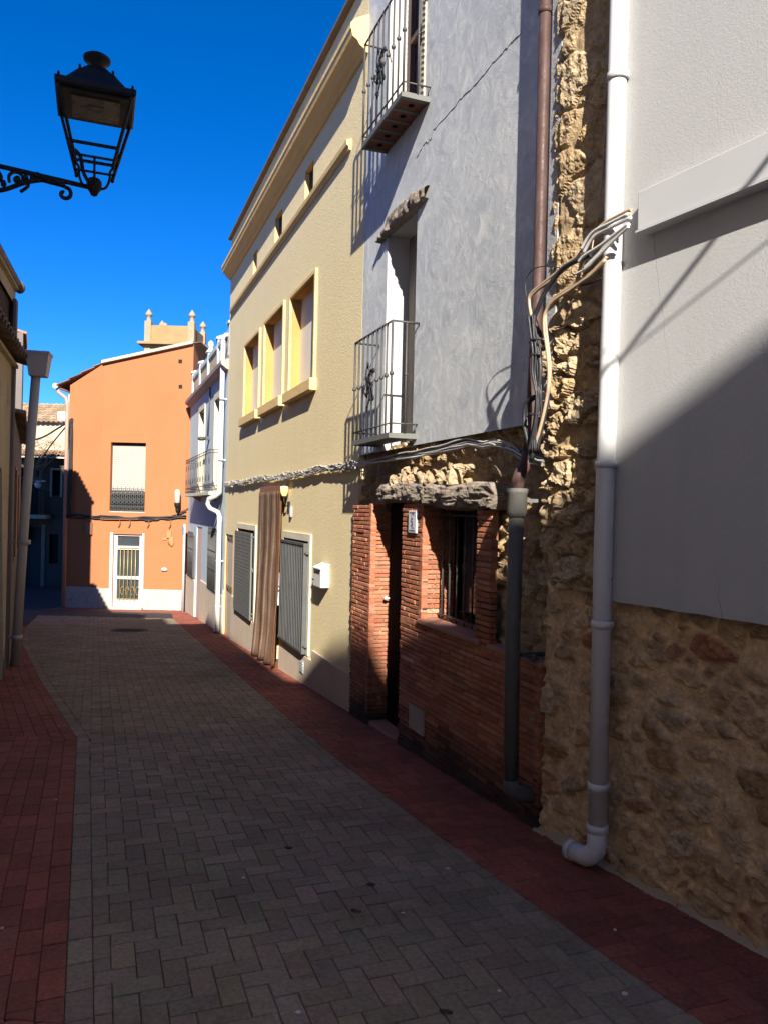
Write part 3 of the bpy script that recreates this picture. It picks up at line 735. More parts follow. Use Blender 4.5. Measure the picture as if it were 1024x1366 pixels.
# plinth, interrupted by the doors
m = MB()
for a, b in ((Y0, 4.86), (4.86, 6.55), (8.2, 10.15), (11.45, Y1)):
    m = MB(); tp_ = .145 if not (4.86 <= a < 6 or 8.2 <= a < 10) else (-.055 if a > 7 else .02)
    m.box(F2, a, b, -1.4, tp_, -.05, .024)
    if a == 8.2: m.box(F2, 7.85, 8.1999, -1.4, .145, -.05, .024); m.box(F2, 10.1501, 10.5, -1.4, .145, -.05, .024)
    part('plinth', m, M['plinth_beige'], t)
def surround(a, b, c, d_, w=.09, pr=.022):
    m = MB()
    for s0, s1, z0, z1 in ((a-w, a, c-.02, d_+w), (b, b+w*.8, c-.02, d_+w), (a, b, d_, d_+w-.0001)): m.box(F2, s0, s1, z0, z1, -.02, pr)
    return m
wl = part('window', surround(8.42, 10.0, -.02, 1.40), M['cream'], t, bev=.004)
m = MB(); m.box(F2, 8.42, 10.0, -.03, 1.40, -.26, -.21); part('pane', m, M['void'], wl)
m = MB(); m.box(F2, 8.44, 9.96, -.02, 1.36, .045, .07)
for k in range(1, 24): m.box(F2, 8.46, 9.94, -.02+k*.058, -.012+k*.058, .0701, .073)
m.box(F2, 8.36, 8.42, .0, 1.40, -.02, .03); m.tube([F2(8.40, 1.30, .03), F2(8.46, 1.30, .06)], .012); m.tube([F2(8.40, .08, .03), F2(8.46, .08, .06)], .012); m.tube([F2(8.40, .72, .02), F2(8.48, .86, .06)], .009)
part('shutter', m, M['shutter_grey'], wl)
wr = part('window', surround(5.13, 6.42, .06, 1.38), M['cream'], t, bev=.004)
m = MB(); m.box(F2, 5.13, 6.42, .05, 1.38, -.26, -.21); part('pane', m, M['void'], wr)
m = MB()
for k in range(15):
    s = 5.17+k*.084; m.box(F2, s, s+.048, .05, 1.36, .05, .068); m.box(F2, s+.0482, s+.082, .05, 1.36, .038, .047)
m.box(F2, 5.15, 6.42, 1.33, 1.36, .0681, .074); m.box(F2, 5.15, 6.42, .05, .08, .0681, .074)
m.box(F2, 5.135, 5.15, .05, 1.36, .0, .074); m.tube([F2(5.08, 1.24, .02), F2(5.15, 1.24, .06)], .016); m.tube([F2(5.08, .14, .02), F2(5.15, .14, .06)], .014)
part('window_grille', m, M['grille_grey'], wr)
m = MB(); m.box(F2, 6.60, 7.80, -1.2, 2.02, -.33, -.275); part('door', m, M['wood_brown'], t)
dr = part('door', bx(F2, 10.54, 11.44, -1.2, 1.26, -.2, -.048), paint('pale_door_panel', (.36, .33, .29), .5), t, label='narrow glazed door in a brown frame')
m = MB()
for a, b, c, d_ in ((10.56, 10.64, -1.2, 1.25), (11.34, 11.42, -1.2, 1.25), (10.64, 11.34, 1.16, 1.2499), (10.64, 11.34, .2, .27)): m.box(F2, a, b, c, d_, -.047, -.02)
part('door_frame', m, M['wood_brown'], dr)
m = MB(); m.box(F2, 5.20, 5.36, -.20, -.05, .0245, .032)
for k in range(4): m.box(F2, 5.215, 5.345, -.185+k*.034, -.168+k*.034, .0321, .038)
part('vent', m, M['alu'], t)
# the striped door curtain blown out at its foot
def curtain(u, v):
    z = 2.0+(g2(7.3)+.03-2.0)*v+.0
    shift = .12*v**2.2
    s = 6.36+1.50*u+shift*(.55+.45*u)-.05*sin(v*3)
    z -= (u-.5)*.10*v
    fold = .028*sin(u*19+v*1.5)+.016*sin(u*41+1.3*v)
    p = .07+fold*(.5+.8*v)+.03*v**2.4*(.7+.3*sin(u*7))+.02*noise.noise(V((u*4, v*3, 1)))
    return F2(s, z, p)
def cstripe(u, v):
    k = (u*13) % 1
    c = (.125, .072, .048) if k < .82 else (.20, .145, .105)
    if int(u*13) in (3, 8): c = tuple(x*.8 for x in c)
    w = .9+.25*noise.noise(V((u*6, v*9, 3)))
    if u < .22: c = tuple(x*y for x, y in zip(c, (1.35, 1.1, .9)))
    return tuple(x*w for x in c)
t = thing('door_curtain', F2(7.2, g2(7.2)+.02, .1), 'long brown striped fabric curtain hanging over the yellow house doorway', 'curtain')
m = MB(); m.grid(130, 44, curtain, cf=cstripe); part('cloth', m, M['curtain'], t, solid=.006)
m = MB(); m.box(F2, 6.33, 7.9, 1.97, 2.075, .0, .055); part('pelmet', m, M['wood_brown'], t, bev=.005)
# mailbox
t = thing('mailbox', F2(4.44, .92, .0), 'white metal letterbox fixed on the ochre wall beside the slatted window', 'mailbox')
m = MB(); m.prism(F2, [(4.29, .92), (4.59, .92), (4.59, 1.10), (4.29, 1.10)], .002, .10); m.sweep(F2, [(.002, 1.1001), (.10, 1.1001), (.10, 1.115), (.002, 1.165)], 4.29, 4.59); part('body', m, M['white_paint'], t, bev=.005)
m = MB(); m.sweep(F2, [(.0, 1.166), (.112, 1.117), (.112, 1.127), (.0, 1.178)], 4.275, 4.605); part('lid', m, M['white_paint'], t)
m = MB(); m.box(F2, 4.33, 4.55, 1.07, 1.088, .1001, .104); m.box(F2, 4.56, 4.58, .98, 1.0, .1001, .115); part('slot', m, M['void'], t)
# lantern on the yellow house
t = thing('wall_lantern', F2(6.2, 1.9, .06), 'small yellow glass lantern on a bracket beside the curtained door', 'lamp')
m = MB(); m.lathe(F2(6.22, 1.93, .07), [(.03, 0), (.05, .04), (.055, .12), (.035, .14)], 10); part('shade', m, M['lamp_yellow'], t)
m = MB(); m.tube([F2(6.22, 1.82, .0), F2(6.22, 1.80, .04), F2(6.22, 1.86, .07), F2(6.22, 1.93, .07)], .010); m.box(F2, 6.16, 6.24, 1.74, 1.86, 0, .02); part('bracket', m, M['black_iron'], t)
m = MB(); m.lathe(F2(6.22, 2.07, .07), [(.06, 0), (.04, .03), (.01, .05)], 10); part('cap', m, M['black_iron'], t)
m = MB(); m.box(F2, 6.02, 6.09, 1.66, 1.80, .001, .03); m.box(F2, 6.035, 6.075, 1.68, 1.78, .0301, .034)
solo('door_number', m, paint('grey_plate', (.25, .25, .26), .5), F2(6.05, 1.66), 'small grey plate under the yellow lantern', 'plate')
m = MB(); m.box(F2, 6.50, 6.57, .72, .90, .02, .05); m.box(F2, 6.505, 6.565, .46, .64, .02, .06); m.rock(F2(6.535, .68, .05), .02, .02, .03, F2, 1, .2)
solo('door_bell', m, M['white_paint'], F2(6.53, .46), 'white bell push and lock plate at the edge of the curtained doorway', 'bell')

# ------------------------------------------------------------------ 4. pale blue house
B0, B1 = 11.5, 17.95
t = thing('blue_house', F2(14.7, g2(14.7)), 'pale blue terrace-roofed house with one long iron balcony', 'house')
m = MB()
facade(m, F2, B0, B1, -1.8, 4.55, [(14.95, 15.9, 2.1, 4.1, .2), (12.40, 13.22, 2.1, 4.06, .2), (15.02, 15.98, -1.4, 1.27, .02, 0), (16.35, 17.6, -.06, 1.0, .08, 0), (12.42, 13.62, .0, 1.22, .08, 0)], 6, 1)
part('wall', m, [M['blue'], M['cream']], t)
m = MB(); m.sweep(F2, [(0, 4.46), (.06, 4.49), (.15, 4.56), (.16, 4.63), (0, 4.68)], B0, B1); part('cornice', m, plaster('pink_grey_ledge', (.36, .27, .23), (.42, .33, .28), 3, 60, .4), t)
pa = MB(); pa.box(F2, B0, B1, 4.55, 5.28, -.14, -.04); pp = part('parapet', pa, M['beige_lit'], t)
m = MB()
for k in range(5): s = B0+.12+(B1-B0-.24)*k/4; m.box(F2, s-.09, s+.09, 4.55, 5.38, -.17, .0); m.sweep(F2, [(-.2, 5.38), (.03, 5.38), (.03, 5.42), (-.085, 5.47), (-.2, 5.42)], s-.12, s+.12)
m.box(F2, B0, B1, 4.681, 4.76, -.0399, .0)
for a, b in ((B0+.21, B0+1.59), (B0+1.83, B0+3.1), (B0+3.35, B0+4.6), (B0+4.9, B1-.21)): m.box(F2, a, b, 5.20, 5.30, -.16, -.005)
part('pilaster', m, M['blue'], pp)
m = MB(); s = B0+2.4; m.lathe(F2(s+.85, 5.44, -.08), [(.05, 0), (.07, .03), (.04, .07), (.075, .14), (.05, .21), (.01, .24)], 12); part('finial', m, M['cream'], pp)
for a, b, d_ in ((14.95, 15.9, 4.1), (12.40, 13.22, 4.06)):
    w = part('window', bx(F2, a-.01, b+.01, 2.1, d_, -.24, -.198), M['roller_white'], t)
    m = MB()
    for s0, s1, z0, z1 in ((a-.13, a, 2.1, d_+.14), (b, b+.13, 2.1, d_+.14), (a, b, d_, d_+.1399)): m.box(F2, s0, s1, z0, z1, -.02, .02)
    part('window_frame', m, M['cream'], w)
bl = MB(); bl.box(F2, 11.95, 16.45, 2.0, 2.07, 0, .27); bl.sweep(F2, [(0, 1.87), (.05, 1.9), (.20, 1.9999), (0, 1.9999)], 12.9, 13.0); bl.sweep(F2, [(0, 1.87), (.05, 1.9), (.20, 1.9999), (0, 1.9999)], 15.4, 15.5)
b = part('balcony', bl, M['cream'], t, bev=.006)
m = MB()
for z in (2.12, 2.20, 2.86, 2.92): m.tube([F2(11.98, z, 0), F2(11.98, z, .255), F2(16.42, z, .255), F2(16.42, z, 0)], .009, 5)
for k in range(30):
    s = 11.98+4.44*k/29; m.tube([F2(s, 2.07, .255), F2(s, 2.92, .255)], .0045, 5)
    if k % 3 == 1:
        for zc in (2.36, 2.70): m.tube([F2(s+.05*cos(a), zc+.07*sin(a), .255) for a in [i*pi/4 for i in range(9)]], .005, 4)
for s in (11.98, 16.42):
    for p in (.06, .12, .19): m.tube([F2(s, 2.07, p), F2(s, 2.92, p)], .006, 5)
part('railing', m, M['iron'], b)
part('door', bx(F2, 15.0, 16.0, -1.4, 1.28, -.16, -.018), M['pink_door'], t)
for a, b2, top in ((B0, 14.98, .02), (16.02, B1, -.10)):
    m = MB(); m.box(F2, a, b2, -1.8, top, -.05, .03); part('plinth', m, M['plinth_beige'], t)
for a, b2, c, d_ in ((16.35, 17.6, -.06, 1.0), (12.42, 13.62, .0, 1.22)):
    w = part('window', bx(F2, a-.01, b2+.01, c, d_, -.18, -.078), M['glass'], t)
    m = MB()
    for k in range(13): s = a+.03+(b2-a-.06)*k/12; m.tube([F2(s, c-.03, .04), F2(s, d_+.04, .04)], .011, 5)
    for z in (c+.02, c+(d_-c)*.35, c+(d_-c)*.68, d_-.02): m.box(F2, a-.02, b2+.02, z-.012, z+.012, .032, .048)
    for k in range(6):
        s = a+.1+(b2-a-.2)*k/5
        m.tube([F2(s+.06*cos(q), d_+.05+.05*sin(q), .04) for q in [i*pi/4 for i in range(7)]], .008, 4)
        m.tube([F2(s+.07*cos(q), c+(d_-c)*.5+.1*sin(q), .04) for q in [i*pi/4 for i in range(9)]], .008, 4)
    for s in (a, b2): m.box(F2, s-.015, s+.015, c, d_, .0, .045)
    part('window_grille', m, M['iron'], w)
m = MB(); m.box(F2, 13.98, 14.10, 3.28, 3.36, 0, .10); m.rock(F2(14.04, 3.30, .17), .07, .10, .05, F2, 1, .15); m.tube([F2(14.04, 3.32, .05), F2(14.02, 4.5, .01)], .018, 6)
solo('wall_lantern', m, M['iron'], F2(14.04, 3.28), 'dark floodlight with a pale conduit between the balcony doors', 'lamp')
t = thing('drainpipe', F2(11.65, g2(11.65), .08), 'white drainpipe with a gooseneck bend between the blue and yellow houses', 'drainpipe')
m = MB(); m.tube([F2(11.70, 5.05, .09), F2(11.69, 2.05, .09), F2(11.75, 1.98, .16), F2(11.95, 1.93, .26), F2(12.02, 1.82, .28), F2(11.92, 1.73, .24), F2(11.74, 1.66, .11), F2(11.67, 1.58, .09), F2(11.62, -.66, .09), F2(11.66, -.70, .12)], .046, 14); part('pipe', m, M['white_pvc'], t)
m = MB(); m.tube([F2(11.70, 5.04, .09), F2(11.70, 5.12, .09), F2(11.69, 5.17, .05), F2(11.68, 5.18, -.06)], .042, 12); part('elbow', m, M['white_pvc'], t)
for z in (3.9, 2.7, .7, -.2):
    m = MB(); pipe_clip(m, F2, 11.66, z, .09, .047); part('bracket', m, M['white_pvc'], t)
t = thing('sign_post', F2(17.8, g2(17.8), .12), 'thin grey pole with a small blue sign at the corner of the orange house', 'sign')
m = MB(); m.tube([F2(17.72, g2(17.8)-.03, .12), F2(17.72, 1.28, .12)], .035, 10); part('pole', m, M['alu'], t)
m = MB(); m.box(F2, 17.62, 17.82, 1.02, 1.22, .1551, .175); part('plate', m, M['blue_sign'], t)

# ------------------------------------------------------------------ 5. orange house closing the street
OY = 21.3
t = thing('orange_house', (-7.1, OY, zg(OY)), 'orange rendered house facing up the street with a sloping tiled roof', 'house')
FO = Frame((0, OY, 0), (1, 0, 0), (0, -1, 0)); FOb = Frame((-7.83, OY, 0), V((-.97, .14, 0)).normalized(), V((-.14, -.97, 0)).normalized())
m = MB()
DO = (-7.46, -6.66, -1.3, .95, .12); WO = (-7.59, -6.62, 1.57, 3.49, .17)
facade(m, FO, -7.83, -5.36, -1.5, 5.70, [DO, WO], 7, 0)
m.prism(FO, [(-7.83, 5.70), (-5.36, 5.70), (-5.36, 6.30), (-7.83, 5.715)], -7, 0)
m.prism(FOb, [(0, -1.5), (.99, -1.5), (.99, 5.06), (0, 5.66)], -6, 0)
part('wall', m, M['orange'], t)
m = MB(); m.box(FO, -6.63, -5.37, -1.5, -.56, 0, .02); part('plinth', m, M['granite'], t)
m = MB(); m.box(FO, -7.83, -7.49, -1.5, -.56, 0, .02); m.box(FOb, .0, .995, -1.5, -.54, 0, .02); part('plinth', m, M['granite'], t)
m = MB(); m.box(FOb, .985, 1.02, -1.5, 4.8, -.05, .03); part('corner_bead', m, plaster('pale_corner', (.5, .36, .26), (.58, .44, .33), 2, 60, .3), t)
def tiles(mb, O, A, U, nA, nU, w=.21, l=.36, r=.085, col=(.36, .22, .13), nrm=None):
    """rows of half-round clay tiles; A along the eave, U up the slope"""
    O, A, U = V(O), V(A).normalized(), V(U).normalized(); Nn = nrm or A.cross(U)
    if Nn.z < 0: Nn = -Nn
    for i in range(nA):
        for j in range(nU):
            c = jit(col, .28, .12); b0 = O+A*(w*(i+.5))+U*(l*j)
            for k, (sg, off) in enumerate(((1, 0), (-1, w/2))):
                q = b0+A*off; vs = []
                for e, rr, lift in ((0, r, .03), (1, r*.82, .0)):
                    for a in range(7):
                        th = pi*a/6; vs.append(q+U*(l*1.08*e)+A*(cos(th)*rr)+Nn*((sin(th)*rr*.75 if sg > 0 else -sin(th)*rr*.45)+lift+(.0 if sg > 0 else .02)))
                fs = [(a, a+1, a+8, a+7) for a in range(6)]
                if sg > 0:
                    k0 = len(vs); vs += [q+A*(cos(pi*a/6)*r*.78)+Nn*(sin(pi*a/6)*r*.53+.03) for a in range(7)]; fs += [(a, a+1, k0+a+1, k0+a) for a in range(6)]
                mb.add(vs, fs, 0, c if sg > 0 else tuple(x*.8 for x in c))
m = MB()
eU = V((.99*.97, 0, .60)).normalized()
Lw = FOb(1.28, 5.0, .10)
tiles(m, V((-9.12, 27.5, 5.0)), (0, -1, 0), V((1.29, 0, .68)), 30, 4, .205, .38)
part('roof', m, M['tile'], t)
m = MB()
tiles(m, V((-7.86, 27.5, 5.66)), (0, -1, 0), V((2.5, 0, .60)), 30, 6, .205, .46, col=(.40, .26, .16))
part('roof', m, M['tile'], t)
m = MB(); m.prism(FO, [(-7.86, 5.655), (-5.36, 6.255), (-5.36, 6.33), (-7.86, 5.73)], -.02, .12)
part('verge', m, plaster('pale_verge', (.48, .37, .27), (.55, .44, .33), 3, 40, .5), t)
m = MB(); m.tube([(-9.16, 27.5, 5.02), (-9.16, 21.4, 5.02)], .06, 10); m.tube([(-9.16, 21.45, 5.0), (-9.14, 21.45, 4.86), (-8.92, 21.45, 4.70), (-8.86, 21.40, 4.55), (-8.86, 21.42, -1.2)], .05, 10); part('gutter', m, paint('pink_gutter', (.46, .23, .17), .6), t)
m = MB(); m.tube([(-9.18, 21.32, 5.02), (-9.18, 21.40, 5.02)], .075, 12); part('gutter_end', m, M['white_pvc'], t)
for (x, z) in ((-5.72, 5.77), (-5.70, 5.07)):
    m = MB(); m.box(FO, x-.05, x+.05, z-.05, z+.05, -.01, .012); m.box(FO, x-.032, x+.032, z-.035, z+.032, .0121, .016); part('vent', m, M['void'], t)
d = part('door', bx(FO, -7.46, -6.66, -1.3, .95, -.16, -.118), M['glass'], t)
m = MB()
for a, b, c, e in ((-7.46, -7.37, -1.3, .95), (-6.75, -6.66, -1.3, .95), (-7.37, -6.75, .52, .62), (-7.37, -6.75, -.30, -.22), (-7.37, -6.75, -1.3, -.86)): m.box(FO, a, b, c, e, -.1179, -.06)
m.box(FO, -7.37, -6.75, .90, .9499, -.1179, -.065)
part('door_frame', m, M['white_paint'], d)
m = MB()
for k in range(5): x = -7.27+k*.105; m.tube([FO(x, -.92, -.04), FO(x, .60, -.04)], .012, 6)
for k in range(4): m.tube([FO(-7.2+k*.14+.05*cos(a), -.62+.12*sin(a), -.045) for a in [i*pi/4 for i in range(7)]], .008, 4)
for z in (-.86, .56): m.box(FO, -7.36, -6.76, z, z+.02, -.05, -.03)
part('door_grille', m, M['gold'], d)
m = MB(); m.box(FO, -7.52, -6.6, -1.3, -1.06, -.05, .14); part('doorstep', m, M['granite'], t, bev=.01)
m = MB(); m.box(FO, -7.55, -7.465, -1.1, .99, -.02, .022); m.box(FO, -6.655, -6.6, -1.1, .99, -.02, .022); part('door_surround', m, M['alu'], t)
w = part('window', bx(FO, -7.59, -6.62, 1.57, 3.49, -.21, -.168), M['glass'], t)
m = MB()
for k in range(23): m.box(FO, -7.585, -6.625, 2.10+k*.058, 2.153+k*.058, -.1679, -.150 if k % 2 else -.152)
part('shutter', m, M['roller_white'], w)
m = MB(); m.box(FO, -7.6, -6.61, 1.55, 1.58, -.15, .01); part('window_sill', m, M['granite'], w)
m = MB()
for z in (1.60, 1.72, 2.05, 2.20): m.box(FO, -7.575, -6.635, z, z+.018, -.03, -.012)
for k in range(17): x = -7.56+k*.0565; m.tube([FO(x, 1.6, -.02), FO(x, 2.26 if k % 2 else 2.22, -.02)], .0075, 5)
for k in range(8):
    x = -7.51+k*.113
    for zc, rz in ((1.88, .10), (2.12, .05), (1.66, .05)): m.tube([FO(x+.045*cos(a), zc+rz*sin(a), -.022) for a in [i*pi/4 for i in range(9)]], .0095, 5)
    m.rock(FO(x, 1.88, -.02), .022, .012, .03, FO, k, .2, 8, 6)
part('railing', m, M['iron'], w)
m = MB(); m.box(FO, -5.98, -5.86, .88, 1.06, 0, .05); m.box(FO, -6.10, -5.98, .82, .88, 0, .03); m.rock(FO(-5.86, .78, .02), .08, .03, .14, FO, 4, .4)
solo('junction_box', m, paint('orange_box', (.40, .18, .075), .8), FO(-5.95, .8), 'orange painted junction box right of the door', 'junction box')
m = MB(); m.box(FOb, .22, .40, .92, 1.25, 0, .09); m.box(FOb, .24, .38, .94, 1.23, .0901, .097); m.box(FOb, .27, .33, 1.10, 1.17, .0971, .1)
solo('junction_box', m, paint('brown_box', (.34, .16, .09), .8), FOb(.3, .92), 'square orange junction box under the cables in the shaded corner', 'junction box')
m = MB(); m.rock(FO(-6.03, .0, .03), .09, .04, .06, FO, 2, .35); solo('wall_plate', m, M['alu'], FO(-6.03, -.05), 'small pale plate on the orange wall right of the door', 'plate')
t = thing('wall_lantern', FO(-5.66, 1.75, .0), 'cream cylinder lantern on a bracket high on the right edge of the orange house', 'lamp')
m = MB(); m.lathe(FO(-5.66, 1.86, .22), [(.01, .36), (.055, .35), (.078, .29), (.078, 0), (.05, -.02)], 12); part('shade', m, M['lantern_cream'], t)
m = MB(); m.lathe(FO(-5.66, 1.78, .22), [(.03, -.08), (.07, -.04), (.085, .05), (.08, .07)], 12); m.tube([FO(-5.66, 1.55, 0), FO(-5.66, 1.58, .16), FO(-5.66, 1.72, .22)], .03, 8); part('bracket', m, M['black_iron'], t)
# ------------------------------------------------------------------ cables
def wires(name, paths, mats, base, label, cat='cable', n=6):
    m = MB()
    for pts, r, mi in paths: m.tube(pts, r, n, mi)
    return solo(name, m, mats, base, label, cat)
def smooth(pts, k=5):
    pts = [V(p) for p in pts]; out = []
    for i in range(len(pts)-1):
        p0, p1, p2, p3 = pts[max(i-1, 0)], pts[i], pts[i+1], pts[min(i+2, len(pts)-1)]
        for j in range(k):
            u = j/k; out.append(.5*((2*p1)+(p2-p0)*u+(2*p0-5*p1+4*p2-p3)*u*u+(3*p1-p0-3*p2+p3)*u**3))
    out.append(pts[-1]); return out
def shag(fn, u0, u1, n, spread, seed, r=(.004, .011), step=.05, mats=3):
    """a bundle of wires that wander round a centre line"""
    random.seed(seed); out = []
    L = abs(u1-u0); k = max(8, int(L/step))
    for w in range(n):
        o1, o2 = random.uniform(0, 99), random.uniform(0, 99); rr = random.uniform(*r)
        pts = [fn(u0+(u1-u0)*i/k) + V((0, 0, 1))*spread*(noise.noise(V((i*step*2.1, o1, 0)))+.5*noise.noise(V((i*step*9, o1, 5))))*1.5 + F2.n*spread*.7*abs(noise.noise(V((i*step*2.6, o2, 3)))) for i in range(k+1)]
        out.append((pts, rr, random.randrange(mats)))
    return out
cl = lambda s: F2(s, 2.205+.012*sin(s*1.7), .035)
wires('cable_bundle', shag(cl, 3.36, 11.45, 26, .042, 5, (.004, .011), .04), [M['cable_grey'], M['cable_pale'], M['cable_pale']], F2(7.4, 2.2, .04), 'ragged band of pale cables stretched across the yellow house', n=5)
bp = [(-.017,2.055),(.126,2.084),(.272,2.144),(.436,2.191),(.56,2.205),(.68,2.2),(.894,2.235),(1.125,2.232),(1.375,2.217),(1.722,2.217),(1.951,2.219),(2.461,2.212),(3.058,2.203),(3.36,2.2)]
def bl_(u):
    x = u*(len(bp)-1); i = min(int(x), len(bp)-2); f = x-i
    return F2(bp[i][0]*(1-f)+bp[i+1][0]*f, bp[i][1]*(1-f)+bp[i+1][1]*f, .075)
wires('cable_bundle', shag(bl_, 0, 1, 15, .028, 11, (.004, .009), .012), [M['cable_white'], M['cable_grey'], M['cable_black']], F2(1.7, 2.2, .075), 'sagging band of pale cables over the stone and timber lintels of the grey house', n=5)
W = lambda lst, p, sp=0: smooth([F1(s+sp*noise.noise(V((i*.9, sp*99, 1))), z+sp*noise.noise(V((i*.8, sp*77, 5))), p) for i, (s, z) in enumerate(lst)])
cream1 = [(-.16,3.187),(-.121,3.189),(.014,3.178),(.104,3.141),(.17,3.085),(.266,3.054),(.383,3.021),(.49,2.993),(.566,2.965),(.57,2.909),(.548,2.831),(.52,2.7),(.48,2.5),(.47,2.3)]
cream2 = [(.0,3.0),(.098,2.952),(.151,2.938),(.247,2.914),(.378,2.885),(.437,2.838),(.442,2.758),(.415,2.642),(.396,2.529),(.40,2.42),(.43,2.30),(.48,2.17),(.53,2.07)]
white1 = [(-.16,3.164),(-.049,3.158),(.052,3.153),(.104,3.132),(.149,3.089)]
white2 = [(-.165,3.113),(-.124,3.103),(.011,3.067),(.115,3.05),(.16,3.03)]
white3 = [(-.165,3.105),(-.101,3.08),(-.003,3.036),(.073,3.002),(.126,2.98)]
black = [(.10,3.05),(.238,3.047),(.323,3.026),(.426,2.957),(.486,2.879),(.523,2.816),(.519,2.712),(.477,2.633),(.458,2.538),(.47,2.43),(.486,2.28),(.5,2.16),(.51,2.06)]
loop = [(.309,3.041),(.446,3.091),(.558,3.103),(.622,3.057),(.61,2.97),(.558,2.875),(.539,2.798),(.50,2.70)]
loop2 = [(.509,2.405),(.57,2.38),(.593,2.335),(.59,2.254),(.563,2.179),(.522,2.081)]
wires('cable_bundle', [(W(white1, .15), .008, 0), (W([(a-.01, b-.018) for a, b in white1], .142), .009, 0), (W(white2, .155), .008, 0), (W(white3, .15), .008, 0), (W([(a, b+.012) for a, b in white3], .146), .008, 0), (W([(-.1, 3.09), (.0, 3.05), (.09, 2.99), (.2, 2.975)], .15), .006, 0),
    (W(cream1, .13), .0085, 1), (W([(a+.004, b-.015) for a, b in cream1], .128, .01), .008, 1), (W(cream2, .13), .009, 1), (W([(a-.004, b+.016) for a, b in cream2], .125, .01), .008, 1)],
    [M['cable_white'], M['cable_cream']], F1(.2, 3.0, .13), 'white and cream cables leaving the duct and bending down the stone corner', n=8)
bk = [(W(black, .135), .013, 0), (W([(a+.012, b-.004) for a, b in black[4:]], .14, .02), .008, 0), (W(loop, .12), .003, 0), (W(loop2, .13), .011, 0), (W([(a-.012, b) for a, b in loop2], .12), .009, 0), (W([(.42, 2.53), (.40, 2.40), (.44, 2.25), (.49, 2.1)], .12), .006, 0), (W([(.05, 2.93), (.12, 2.925), (.2, 2.93)], .1), .005, 0)]
for k in range(7): bk.append((W([(a+random.uniform(-.02, .02), b) for a, b in [(.52, 2.84), (.515, 2.74), (.49, 2.64), (.475, 2.52), (.46, 2.4), (.48, 2.25), (.50, 2.1)]], .125+.006*k, .02), random.uniform(.004, .008), 0))
for z in (2.70, 2.62, 2.30): bk.append(([F1(.44, z, .15), F1(.5, z+.005, .165), F1(.55, z, .14)], .007, 0))
wires('cable_bundle', bk, [M['cable_black']], F1(.5, 2.6, .13), 'tangle of black cables hanging down beside the brown drainpipe', n=7)
wires('cable', [(smooth([F1(s, z, p) for s, z, p in ((.06, 7.2, .02), (.075, 4.6, .03), (.09, 4.0, .03), (.10, 3.75, .05), (.13, 3.35, .05), (.15, 3.15, .07), (.14, 3.02, .10))]), .0035, 0)], [M['cable_cream']], F1(.1, 4, .03), 'single thin cream wire dropping down the stone strip beside the white drainpipe')
random.seed(3)
def och(x0, x1, z0, z1, sag, p=.04): return smooth([FO(x0+(x1-x0)*i/10, z0+(z1-z0)*i/10-sag*sin(pi*i/10)+random.uniform(-.02, .02), p+.02*random.random()) for i in range(11)])
oc = [(och(-7.83, -5.45, 1.46, 1.50, .06), .022, 0), (och(-7.83, -5.45, 1.40, 1.44, .04), .02, 0), (och(-7.83, -6.2, 1.36, 1.38, .02), .018, 1), (och(-6.6, -5.45, 1.34, 1.62, .06), .014, 0), (och(-6.2, -5.4, 1.44, 1.72, .1), .012, 0)]
oc += [(smooth([FOb(.99-.99*i/6, 1.44+.02*sin(i), .05) for i in range(7)]), .024, 0), (smooth([FOb(.99-.99*i/6, 1.38+.02*sin(i*2), .05) for i in range(7)]), .02, 0)]
for x in (-7.3, -7.02, -6.5, -5.9): oc.append((smooth([FO(x, 1.40, .05), FO(x+.03, 1.25, .06), FO(x-.02, 1.14, .04)]), .011, 1))
for k in range(4): oc.append((smooth([FOb(.86+.03*k+random.uniform(-.02, .02), z, .06) for z in (4.1, 3.6, 3.0, 2.4, 1.9, 1.4)]), .016, 0))
wires('cable_bundle', oc, [M['cable_black'], M['cable_red']], FO(-7, 1.4, .04), 'dark cables crossing the orange wall above its door')
sp = [FOb(.87, 4.12, .07), V((-9.6, 22.6, 3.98)), V((-11.5, 25.4, 3.86)), V((-14.0, 28.2, 3.95))]
sp2 = [FOb(.87, 4.10, .07), V((-9.9, 22.9, 3.55)), V((-11.6, 25.6, 3.0)), V((-13.4, 28.2, 2.6))]
wires('cable', [(smooth(sp), .03, 0), (smooth(sp2), .02, 0)], [M['cable_black']], FOb(.87, 4.1), 'pair of overhead cables crossing the side street to the orange house')
wires('cable', [([(-.35, -1.43, 4.05), (1.0, -.25, 4.42), (2.54, 1.14, 4.95)], .013, 0)], [M['cable_black']], (-.35, -1.43, 4.05), 'overhead cable strung between the left house and the white house')
wires('cable', [([(-.37, -1.38, 6.06), (1.0, -.2, 5.05), (2.55, 1.12, 3.81)], .005, 0)], [M['cable_black']], (-.37, -1.38, 6.06), 'second overhead cable slanting down to the white house')

# ------------------------------------------------------------------ far buildings
t = thing('church_tower', (-13.6, 50, zg(40)), 'sandstone church tower top with pinnacled parapet beyond the orange roof', 'tower')
FT = Frame((0, 48, 0), (1, 0, 0), (0, -1, 0))
m = MB(); m.box(FT, -15.1, -12.05, -2, 11.6, -3.1, 0); part('shaft', m, M['tower'], t)
m = MB()
for x in (-14.95, -13.75, -13.0, -12.3): m.box(FT, x-.18, x+.18, 9.5, 11.55, .001, .10)
part('pilaster', m, M['tower_light'], t)
m = MB(); m.box(FT, -15.25, -11.9, 11.6, 11.75, -3.25, .15); m.box(FT, -15.5, -11.65, 11.75, 11.92, -3.5, .4); part('cornice', m, M['tower'], t, bev=.03)
m = MB()
for a, b, p0, p1 in ((-15.0, -12.15, -.25, 0), (-15.0, -12.15, -3.1, -2.85), (-15.0, -14.75, -2.85, -.25), (-12.4, -12.15, -2.85, -.25)): m.box(FT, a, b, 11.92, 13.0, p0, p1)
